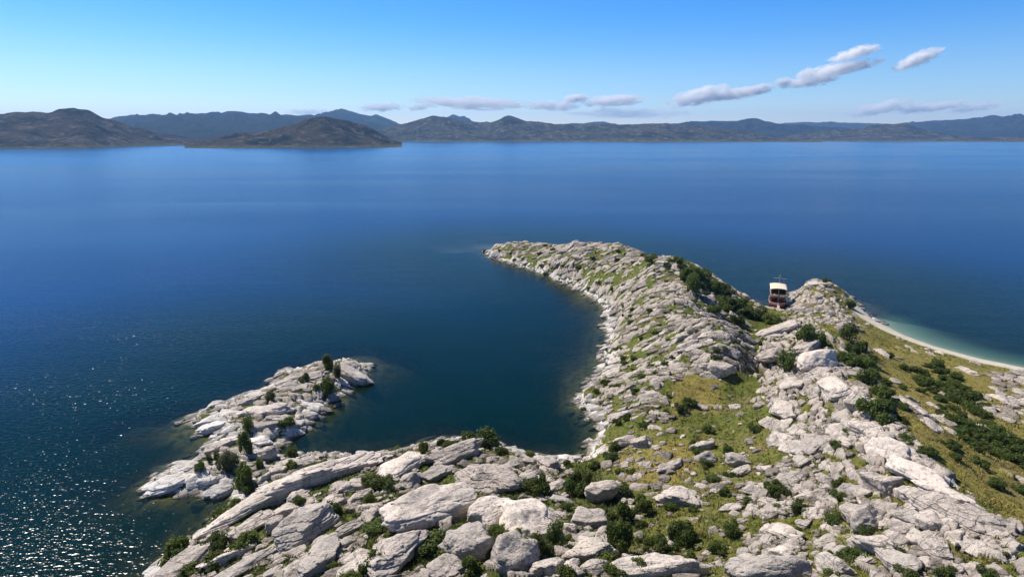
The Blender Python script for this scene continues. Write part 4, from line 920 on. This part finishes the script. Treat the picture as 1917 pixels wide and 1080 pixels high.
SHR = [
 (902,836,64,50,'dark','double-crowned dark green bush standing on the cove edge above the notched boulder','double-crowned cove bush'),
 (611,690,28,28,'bright','small bright tree on top of the far end of the spit','small spit tree'),
 (612,738,42,40,'dark','dark leafy bush filling the gap under the far end block of the spit',None),
 (634,712,20,40,'tall','narrow dark bush right of the small spit tree',None),
 (507,755,26,28,'tall','pointed dark bush on the upper middle of the spit','pointed spit bush'),
 (465,812,26,40,'tall','dark upright bush between two slabs in the middle of the spit','upright mid-spit bush'),
 (461,850,26,50,'dark','tall dark bush hanging over the lower middle of the spit',None),
 (433,878,46,38,'grey','pale grey-green rounded bush on the lower spit','grey-green spit bush'),
 (455,910,40,48,'bright','yellow-green bush at the neck of the spit','yellow-green neck bush'),
 (405,862,14,22,'tall','small dark cone-shaped bush on the left edge of the lower spit',None),
 (393,868,14,24,'tall','narrow dark bush between white slabs of the lower spit',None),
 (374,886,22,24,'dark','round dark bush right of the wave-washed tip boulder',None),
 (538,800,32,26,'dark','green bush on the cove side of the mauve spit slab',None),
 (572,716,26,22,'bright','yellow-green bush on the flat spit slab',None),
 (485,880,20,24,'bright','small bright bush right of the grey-green spit bush',None),
 (328,1050,52,46,'bright','round yellow-green bush alone at the water in the bottom left','round waterside bush'),
 (408,1030,42,40,'dark','dark green bush left of the blunt-ended shore slab','blunt-slab bush'),
 (1080,922,56,54,'dark','round dark bush beside the lone overhung boulder','round dark bush'),
 (1043,1030,36,60,'tall','taller right-hand one of the paired green bushes under the white blocks','taller paired bush'),
 (1011,1046,44,50,'bright','shorter left-hand one of the paired green bushes under the white blocks',None),
 (805,1035,74,50,'dark','broad dark bush in the shade of the whale-backed boulder','broad shaded bush'),
 (700,1070,54,50,'bright','bright green bush at the bottom edge below the layered pinkish slab','bright bottom bush'),
 (1160,1035,56,70,'dark','tall dark green bush right of the rough drooping boulder','tall dark bush'),
 (882,956,32,34,'bright','small bush tucked between the whale-backed boulder and the smooth dome',None),
 (790,857,28,36,'bright','spiky green bush on the shore crest left of the crest slab','spiky crest bush'),
 (824,842,24,24,'bright','small green bush on the shore crest above the crest slab',None),
 (716,915,44,32,'dark','dark bush under the bright leaning slab',None),
 (625,962,32,30,'dark','dark bush above the flat grass-bound slab',None),
 (690,948,30,26,'bright','low green bush in grass left of the whale-backed boulder',None),
 (704,992,48,28,'dark','low dark bush left of the layered pinkish slab',None),
 (884,1074,40,40,'bright','bright bush at the bottom edge between two grey blocks',None),
 (930,1002,40,24,'bright','yellowish tufted bush on the smooth dome',None),
 (565,945,28,22,'bright','yellow-green bush under the smooth oval boulder',None),
 (1010,925,40,46,'dark','dark bush right of the notched banded boulder',None),
 (1240,1030,48,36,'dark','dark spreading bush above the broad flat bottom boulder',None),
 (1275,1018,60,46,'dark','largest dark bush in the lower valley grass','largest valley bush'),
 (1210,960,44,34,'bright','green leafy bush in the lush valley floor',None),
 (1170,975,42,40,'bright','fresh green bush above the tall dark bush',None),
 (1340,1035,36,28,'dark','dark rounded bush right of the largest valley bush',None),
 (1372,1003,38,32,'dark','dark bush among white stones of the lower valley','stony valley bush'),
 (1450,922,32,32,'dark','green bush left of the hollowed wedge boulder',None),
 (1305,850,22,18,'dark','small dark bush left of the isolated valley outcrop',None),
 (1322,872,24,16,'dark','dark tuft-like bush under the mottled boulder',None),
 (1362,848,22,20,'dark','dark bush above the pitted valley boulder',None),
 (1367,895,22,18,'dark','dark bush under the pitted valley boulder',None),
 (1160,885,18,14,'dark','right one of two small dark bushes in the dry yellow grass',None),
 (1182,886,18,13,'dark','small dark bush just right of another in the dry yellow grass',None),
 (1148,845,26,26,'bright','grey-green bush among white shore slabs at the head of the cove',None),
 (1290,760,26,24,'dark','dark bush at the foot of the white left slope','slope-foot bush'),
 (1275,770,26,22,'dark','dark bush left of the slope-foot bush',None),
 (1512,640,44,40,'dark','rounded dark bush on top of the rocky knob','rounded knob bush'),
 (1472,698,36,52,'tall','dark upright bush in the shaded cleft of the rocky knob','cleft bush'),
 (1588,640,32,40,'tall','dark upright bush above the grass saddle right of the rocky knob','saddle bush'),
 (1600,668,34,40,'dark','dark bush right of the rocky knob just under the upright saddle bush',None),
 (1590,682,50,30,'dark','dark sprawling bush at the foot of the knob',None),
 (1416,596,52,28,'dark','broad dark bush in front of the moored boat','broad boatside bush'),
 (1440,604,40,22,'bright','light green bush on the grass in front of the boat',None),
 (1336,586,30,24,'dark','dark bush in the hollow behind the white slope',None),
 (1368,582,46,34,'dark','dark round bush left of the boat above the hollow','round hollow bush'),
 (1300,548,32,40,'dark','dark bush on the shaded right side of the white peak',None),
 (1290,524,36,34,'dark','dark bush on the crest right of the white peak','crest bush'),
 (1312,520,40,26,'dark','dark bush at the skyline right of the crest bush',None),
 (1344,548,30,28,'dark','dark bush on the crest above the round hollow bush',None),
 (1222,490,36,18,'dark','dark bush on the skyline left of the white peak','skyline bush'),
 (1268,494,28,20,'dark','dark bush on the skyline just right of the white peak',None),
 (1380,604,32,24,'dark','dark bush under the round hollow bush',None),
 (1640,782,62,44,'dark','thick dark bush under the ridge crest on the grass side','thick ridge bush'),
 (1620,720,40,36,'dark','dark bush halfway between the saddle and the thick ridge bush',None),
 (1655,745,36,30,'dark','dark bush above the thick ridge bush',None),
 (1610,690,44,34,'dark','dark bush in the shadow of the upper ridge',None),
 (1545,530,14,12,'dark','tiny dark bush at the right side of the knoll top',None),
 (1590,575,20,16,'dark','dark bush on the right shore of the knoll',None),
]
for i, (u, v, w, h, kind, lab, short) in enumerate(SHR):
    shrub(u, v, w, h, kind, lab, None, i, name='tree' if 'tree on' in lab else 'shrub')
    if short: LAND.append((short, u, v))
cand = []
def scatter_shrubs(poly, n, w, hr, kind, adj, seed, mind=9):
    r_ = np.random.default_rng(seed); P = np.array(poly, float); got = []
    lo, hi = P.min(0), P.max(0)
    for _ in range(4000):
        if len(got) >= n: break
        q = r_.uniform(lo, hi)
        if not inside(q[None], P)[0] or any(abs(q[0] - g[0]) < mind and abs(q[1] - g[1]) < mind * .7 for g in got): continue
        got.append(q); ww = r_.uniform(*w) * (.6 + .8 * (q[1] - 450) / 500); cand.append((q[0], q[1], ww, ww * hr, kind, adj, seed))
scatter_shrubs([(1695,690),(1740,680),(1800,715),(1850,760),(1850,800),(1930,840),(1930,880),(1850,850),(1800,835),(1770,790),(1745,740)], 64, (16, 34), .55, 'mat_', 'dark spreading bush', 201, 15)
scatter_shrubs([(1600,640),(1680,660),(1760,720),(1700,760),(1690,820),(1640,740)], 14, (14, 24), .6, 'mat_', 'low olive bush', 202, 16)
scatter_shrubs([(1680,820),(1770,800),(1930,880),(1930,960),(1830,900)], 10, (12, 26), .6, 'dark', 'dark grass-slope bush', 203, 26)
scatter_shrubs(POLY['tip'], 36, (9, 19), .7, 'dark', 'small dark headland bush', 204, 14)
scatter_shrubs(POLY['leftslope'], 60, (9, 18), .75, 'dark', 'small dark bush', 205, 12)
scatter_shrubs(POLY['crest'], 18, (14, 28), .8, 'dark', 'dark crest bush', 206, 13)
scatter_shrubs(POLY['ridge'], 14, (10, 20), .7, 'dark', 'small dark ridge bush', 207, 25)
scatter_shrubs(POLY['scatter'], 34, (12, 24), .75, 'dark', 'small green bush', 208, 25)
scatter_shrubs(POLY['lushlow'], 20, (11, 23), .75, 'bright', 'leafy bright bush', 209, 18)
scatter_shrubs(POLY['fore'], 46, (16, 34), .7, 'bright', 'small bright bush', 210, 26)
for k, (c, lab) in enumerate(zip(cand, auto_labels([(c[0], c[1], c[5]) for c in cand]))):
    shrub(c[0], c[1], c[2], c[3], c[4], lab, c[5] + ' growing between the rocks', k)

# ------------------------------------------------------------------ grass tufts
r_ = np.random.default_rng(5); N = 150000
ga, gr_ = np.radians(r_.uniform(-44, 56, N)), 24 * (280 / 24) ** r_.random(N)
X, Y = gr_ * np.sin(ga), gr_ * np.cos(ga); d = bil(DS, X, Y); rk, ls = bil(ROCKG, X, Y), bil(LUSHG, X, Y); Z = hz(X, Y) - .05
cl = fbm2(X * .4, Y * .4, 3, 61); _b = bedrock(X, Y, rk, d); rk = _b[0] * sstep(.03, .12, _b[3]) * .95
ok = (d > 2.2 + 5.0 * bil(ISB, X, Y)) & (r_.random(N) < np.clip(1.05 - rk * 1.3 + cl * .9, .0, 1)); X, Y, Z, ls, cl = X[ok], Y[ok], Z[ok], ls[ok], cl[ok]
n = len(X); nb = 6
th = r_.uniform(0, 6.28, (n, nb)); ht = (.16 + .30 * np.clip(ls + cl, 0, 1.2) * r_.random(n))[:, None] * r_.uniform(.6, 1.3, (n, nb)); ln = r_.uniform(.25, .9, (n, nb)) * ht
bxx, byy = X[:, None] + r_.normal(size=(n, nb)) * .14, Y[:, None] + r_.normal(size=(n, nb)) * .14; zz = np.repeat(Z[:, None] - .02, nb, 1)
wd_ = (.028 + gr_[ok] * .00035)[:, None]
v0 = np.stack([bxx - np.sin(th) * wd_, byy + np.cos(th) * wd_, zz], -1); v1 = np.stack([bxx + np.sin(th) * wd_, byy - np.cos(th) * wd_, zz], -1)
v2 = np.stack([bxx + np.cos(th) * ln, byy + np.sin(th) * ln, zz + ht], -1)
V = np.stack([v0, v1, v2], 2).reshape(-1, 3)
me = mk_mesh('grass', V, np.arange(len(V)).reshape(-1, 3), False, M['grass']); attr(me, 'lush', np.repeat(ls, nb * 3))
obj('grass', me, kind='stuff', label='olive and yellow grass between the rocks', category='grass')

# ------------------------------------------------------------------ the moored boat
maroon = flat_mat('maroon_paint', (.105, .018, .016), .45); pinkp = flat_mat('faded_pink_trim', (.44, .26, .25), .5); white = flat_mat('white_paint', (.56, .48, .41), .5)
cream = flat_mat('cream_canvas', (.72, .63, .48), .8, 0, .05); dark = flat_mat('canopy_shade_paint', (.018, .010, .010), .4); deckm = flat_mat('worn_deck', (.20, .10, .075), .8); glassm = flat_mat('dark_glass', (.012, .012, .016), .12); clothm = flat_mat('grey_white_cloth', (.42, .36, .31), .9)  # the near-black tone is shade under the canopy put into colour
bx_, by_, _ = cast(1456, 582); by0 = math.hypot(bx_, by_); k_ = (by0 + .6) / by0
boat = bpy.data.objects.new('tour_boat', None); COL.objects.link(boat)
boat['label'] = 'dark red two-deck wooden boat with a cream canopy moored bow-first at the knoll'; boat['category'] = 'boat'
boat.scale = (.98, .98, .88); boat.location = (bx_ * k_, by_ * k_, 0); boat.rotation_euler = (0, 0, -math.atan2(bx_, by_) + .06)
# local frame: bow at y = 0 towards the shore, stern at y = 12
ny_, nx_ = 17, 15; V = []
for j in range(ny_):
    s = j / (ny_ - 1); y = 11.6 * s; b = 2.15 * (1 - (1 - min(s / .42, 1)) ** 2.2) * (1 - .12 * max(0, s - .6) / .4); b = max(b, .06)
    zg = 1.25 + .75 * (1 - s) ** 3
    for i in range(nx_):
        a = -1 + 2 * i / (nx_ - 1); q = abs(a); x = b * math.copysign(min(1, (1 - (1 - q) ** 2.4)), a); z = -.6 + (zg + .6) * q ** 2.2
        V.append((x, y + (1 - q) * .7 * (1 - s), z))
obj('hull', mk_mesh('hull', V, grid_faces(ny_, nx_), True, maroon), boat)
def edge(s, sgn, inset=0.0):
    b = 2.15 * (1 - (1 - min(s / .42, 1)) ** 2.2) * (1 - .12 * max(0, s - .6) / .4); return (sgn * max(b - inset, .03), 11.6 * s, 1.25 + .75 * (1 - s) ** 3)
for sgn in (-1, 1):
    g = MB(); st = MB()
    for j in range(16):
        g.bar(edge(j / 16, sgn), edge((j + 1) / 16, sgn), .10, n=6)
        a, b = Vector(edge(j / 16, sgn)), Vector(edge((j + 1) / 16, sgn))
        if j < 12: st.bar(a + Vector((sgn * .0, 0, -.42)), b + Vector((sgn * .0, 0, -.42)), .07, n=6)
    g.build('gunwale', pinkp, boat); st.build('rubbing_strake', pinkp, boat)
m = MB(); m.add([(0, .25, 1.35), (-1.7, 3, 1.05), (-2.0, 5, 1.02), (-1.9, 11.4, 1.02), (1.9, 11.4, 1.02), (2.0, 5, 1.02), (1.7, 3, 1.05)], [(0, 6, 5, 4, 3, 2, 1)]); m.build('deck', deckm, boat)
m = MB(); m.box((0, .02, 1.45), (.26, .3, 1.5)); m.build('bow_post', white, boat)
m = MB(); m.box((0, 7.2, 2.02), (3.5, 7.6, 2.0)); cab = m.build('cabin', maroon, boat)
for x in (-.88, .88):
    m = MB(); m.box((x, 3.385, 2.35), (1.4, .05, .95)); w = m.build('window', glassm, cab)
    m = MB()
    for c_, d_ in (((x, 3.37, 2.86), (1.56, .07, .08)), ((x, 3.37, 1.84), (1.56, .07, .08)), ((x - .74, 3.37, 2.35), (.08, .07, .94)), ((x + .74, 3.37, 2.35), (.08, .07, .94))): m.box(c_, d_)
    m.build('frame', maroon, w)
m = MB(); m.box((0, 3.36, 2.0), (.16, .09, 1.9)); m.build('door_post', white, cab)
for sgn in (-1, 1):
    for y in (4.6, 6.2, 7.8, 9.4):
        m = MB(); m.box((sgn * 1.765, y, 2.35), (.05, 1.1, .8)); m.build('window', glassm, cab)
m = MB(); m.box((0, 7.1, 3.09), (4.1, 8.2, .12)); m.build('upper_deck', deckm, boat)
m = MB()
for sgn in (-1, 1):
    for k in range(6): m.bar((sgn * 1.98, 3.15 + k * 1.58, 3.15), (sgn * 1.98, 3.15 + k * 1.58, 3.95), .035)
    m.bar((sgn * 1.98, 3.1, 3.95), (sgn * 1.98, 11.1, 3.95), .05); m.bar((sgn * 1.98, 3.1, 3.55), (sgn * 1.98, 11.1, 3.55), .035)
m.bar((-1.98, 3.1, 3.95), (1.98, 3.1, 3.95), .05); m.bar((-1.98, 3.1, 3.55), (1.98, 3.1, 3.55), .035); m.build('railing', white, boat)
m = MB(); m.box((-.85, 3.5, 3.4), (1.3, .4, .42)); m.box((1.0, 3.45, 3.36), (1.2, .35, .36)); m.build('bench', clothm, boat)
for sgn in (-1, 1):
    for y in (4.4, 7.6, 10.8):
        m = MB(); m.bar((sgn * 1.9, y, 3.15), (sgn * 1.9, y, 5.25), .06); m.build('canopy_post', white, boat)
m = MB(); m.bar((0, 4.4, 3.15), (0, 4.4, 5.4), .06); m.build('canopy_post', white, boat)
V = []
for j in range(12):
    y = 4.1 + j * 7.1 / 11
    for i in range(13):
        x = -2.2 + i * 4.4 / 12; V.append((x, y, 5.28 + .34 * (1 - (x / 2.2) ** 2) - .035 * abs(math.sin(j * math.pi / 2.2)) * (1 - (x / 2.2) ** 2)))
me = mk_mesh('canopy_roof', V, grid_faces(12, 13), True, cream); o = obj('canopy_roof', me, boat); sm = o.modifiers.new('thick', 'SOLIDIFY'); sm.thickness = .06
m = MB(); m.box((0, 7.4, 4.15), (3.6, .08, 1.9)); m.build('shade_sheet', dark, boat)  # dark sheet standing in for the shade of the open upper deck
for sgn in (-1, 1):
    m = MB(); m.box((sgn * 2.02, 7.6, 4.1), (.05, 6.3, .9 if sgn > 0 else .5)); m.build('side_curtain', clothm if sgn < 0 else dark, boat)  # right-hand one carries the painted shade colour, left one is cloth
m = MB(); m.bar((0.3, 11.3, 1.1), (0.3, 11.3, 8.3), .07, .035); mast = m.build('mast', white, boat)
m = MB(); m.bar((-1.5, 11.3, 7.15), (2.1, 11.3, 7.05), .04); m.build('yard', white, mast)
m = MB(); m.bar((.3, 11.3, 8.2), (-1.9, 10.6, 5.3), .012, n=4); m.bar((.3, 11.3, 8.2), (2.0, 10.6, 5.3), .012, n=4); m.build('stay', white, mast)
pl = MB(); pl.add([(-.5, -2.6, .55), (.1, -2.7, .55), (.35, .4, 1.5), (-.2, .4, 1.5), (-.5, -2.6, .62), (.1, -2.7, .62), (.35, .4, 1.57), (-.2, .4, 1.57)], [(3, 2, 1, 0), (4, 5, 6, 7), (0, 1, 5, 4), (1, 2, 6, 5), (2, 3, 7, 6), (3, 0, 4, 7)])
gp = pl.build('gangplank', white); gp.location = boat.location; gp.rotation_euler = boat.rotation_euler; gp['label'] = 'pale plank laid from the shore to the bow of the boat'; gp['category'] = 'gangplank'

# ------------------------------------------------------------------ houses on the far shore
wallm = flat_mat('white_wall', (.72, .70, .66), .8); roofm = flat_mat('pale_roof', (.48, .42, .38), .8)
for k, (u, w, dd_) in enumerate([(318, 16, 0), (323, 24, 30), (329, 14, -20), (334, 30, 40), (340, 18, 10), (346, 22, 60)]):
    dx, dy = azdir(u); r = 3060 + dd_ + (u - 318) * 3.0
    e = bpy.data.objects.new('house', None); COL.objects.link(e); e.location = (dx * r, dy * r, .5); e.rotation_euler = (0, 0, k * .7)
    e['label'] = ['leftmost tiny white house of the far shore hamlet', 'second tiny house from the left in the far hamlet', 'smallest tiny white house in the far shore hamlet', 'longest pale house of the far shore hamlet', 'tiny house just right of the longest one in the far hamlet', 'rightmost tiny white house of the far shore hamlet'][k]
    e['category'] = 'house'; e['group'] = 'houses of the far shore hamlet'
    m = MB(); m.box((0, 0, 3), (w, 10, 8)); m.build('wall', wallm, e)
    m = MB(); x, y = w / 2 + .6, 5.8; m.add([(-x, -y, 7.02), (x, -y, 7.02), (x, y, 7.02), (-x, y, 7.02), (-x, 0, 10.4), (x, 0, 10.4)], [(0, 1, 5, 4), (2, 3, 4, 5), (0, 4, 3), (1, 2, 5), (3, 2, 1, 0)]); m.build('roof', roofm, e)

# ------------------------------------------------------------------ clouds
def cloud_mat():
    t = NT('cloud'); t.n.remove(t.p)
    tc = t.add('ShaderNodeTexCoord').outputs['Object']; oi = t.add('ShaderNodeObjectInfo')
    w = t.add('ShaderNodeVectorMath', operation='ADD'); t.link(tc, w.inputs[0])
    sc = t.add('ShaderNodeVectorMath', operation='SCALE'); t.link(oi.outputs['Location'], sc.inputs[0]); sc.inputs['Scale'].default_value = .0137; t.link(sc.outputs[0], w.inputs[1])
    asp = t.mapped(w.outputs[0], (2.4, 1, 1.1))
    n = t.noise(asp, 1.9, 7, .66, .4)
    ln = t.add('ShaderNodeVectorMath', operation='LENGTH'); t.link(tc, ln.inputs[0])
    d = t.math('SUBTRACT', t.math('ADD', t.math('MULTIPLY', t.math('SUBTRACT', n, .5), 4.4), .85), t.math('POWER', ln.outputs['Value'], 2.2))
    dn = t.math('MULTIPLY', t.step(d, 0, 1.3), t.attr_obj('density'))
    v = t.add('ShaderNodeVolumePrincipled'); v.inputs['Color'].default_value = (.995, .995, .995, 1); v.inputs['Anisotropy'].default_value = .0; t.link(dn, v.inputs['Density'])
    t.link(v.outputs[0], t.out.inputs['Volume']); return t.m
def attr_obj(s, name):
    return s.add('ShaderNodeAttribute', attribute_type='OBJECT', attribute_name=name).outputs['Fac']
NT.attr_obj = attr_obj
cm = cloud_mat(); cme = mk_mesh('cloud', ICO[3][0], ICO[3][1], True, cm)
CL = [  # u, v, width, height, tilt, density, label
 (1310,181,92,30,12,1.,'largest puffy white cloud low in the sky, left of centre of the rising chain'),(1380,176,74,20,8,.9,'long white cloud just right of the largest puffy cloud'),(1424,167,34,18,10,.8,'small bright cloud at the upper right end of the long white cloud'),
 (1467,155,24,18,10,.6,'small faint round cloud in the middle of the rising chain'),(1518,153,70,18,6,.7,'wispy cloud below the lens-shaped cloud'),(1508,138,22,16,20,.5,'tiny wisp at the left tip of the lens-shaped cloud'),
 (1568,130,96,20,8,1.,'lens-shaped bright cloud in the upper right sky'),(1600,100,60,18,14,1.,'topmost small white cloud in the photo'),(1718,111,52,22,24,1.,'lone tilted white cloud at the upper right'),
 (1645,203,80,20,12,.7,'soft white cloud above the far flat-topped hill'),(1712,203,40,14,12,.5,'small soft cloud in the middle of the low right row'),(1758,200,60,14,10,.7,'flat white cloud in the low right row'),(1825,202,50,14,8,.4,'faint flat cloud near the right end of the low row'),
 (715,201,66,16,2,.6,'flat cloud above the blue mountain saddle'),(782,202,34,12,4,.4,'small faint cloud right of the flat saddle cloud'),(885,194,170,24,-2,.75,'longest flat white cloud low over the central hills'),(1030,198,84,20,-3,.6,'hazy flat cloud right of the longest cloud'),(1077,185,40,16,4,.9,'small bright cloud above the hazy flat cloud'),(1150,189,92,22,4,.9,'bright oblong cloud over the central hills'),
 (1180,213,170,20,0,.3,'broad thin haze cloud just over the central hills'),(580,210,70,12,0,.3,'thin pale cloud left of the blue mountain peak'),
]
for u, v, w, h, tilt, den, lab in CL:
    d = ray(u, v); hl = math.hypot(d[0], d[1]); D = 26000 if v > 170 else 20000
    e = obj('cloud', cme, label='' + lab, category='cloud', group='small clouds over the lake', kind='thing')
    e.location = (d[0] / hl * D, d[1] / hl * D, CAMH + d[2] / hl * D)
    s = D / F * 1.05; e.scale = (w * s * .68, w * s * .20, h * s * .54); e.rotation_euler = (0, -math.radians(tilt) * 1, -math.atan2(d[0], d[1])); e['density'] = 12 * max(den, .12) / (2 * w * s * .20)
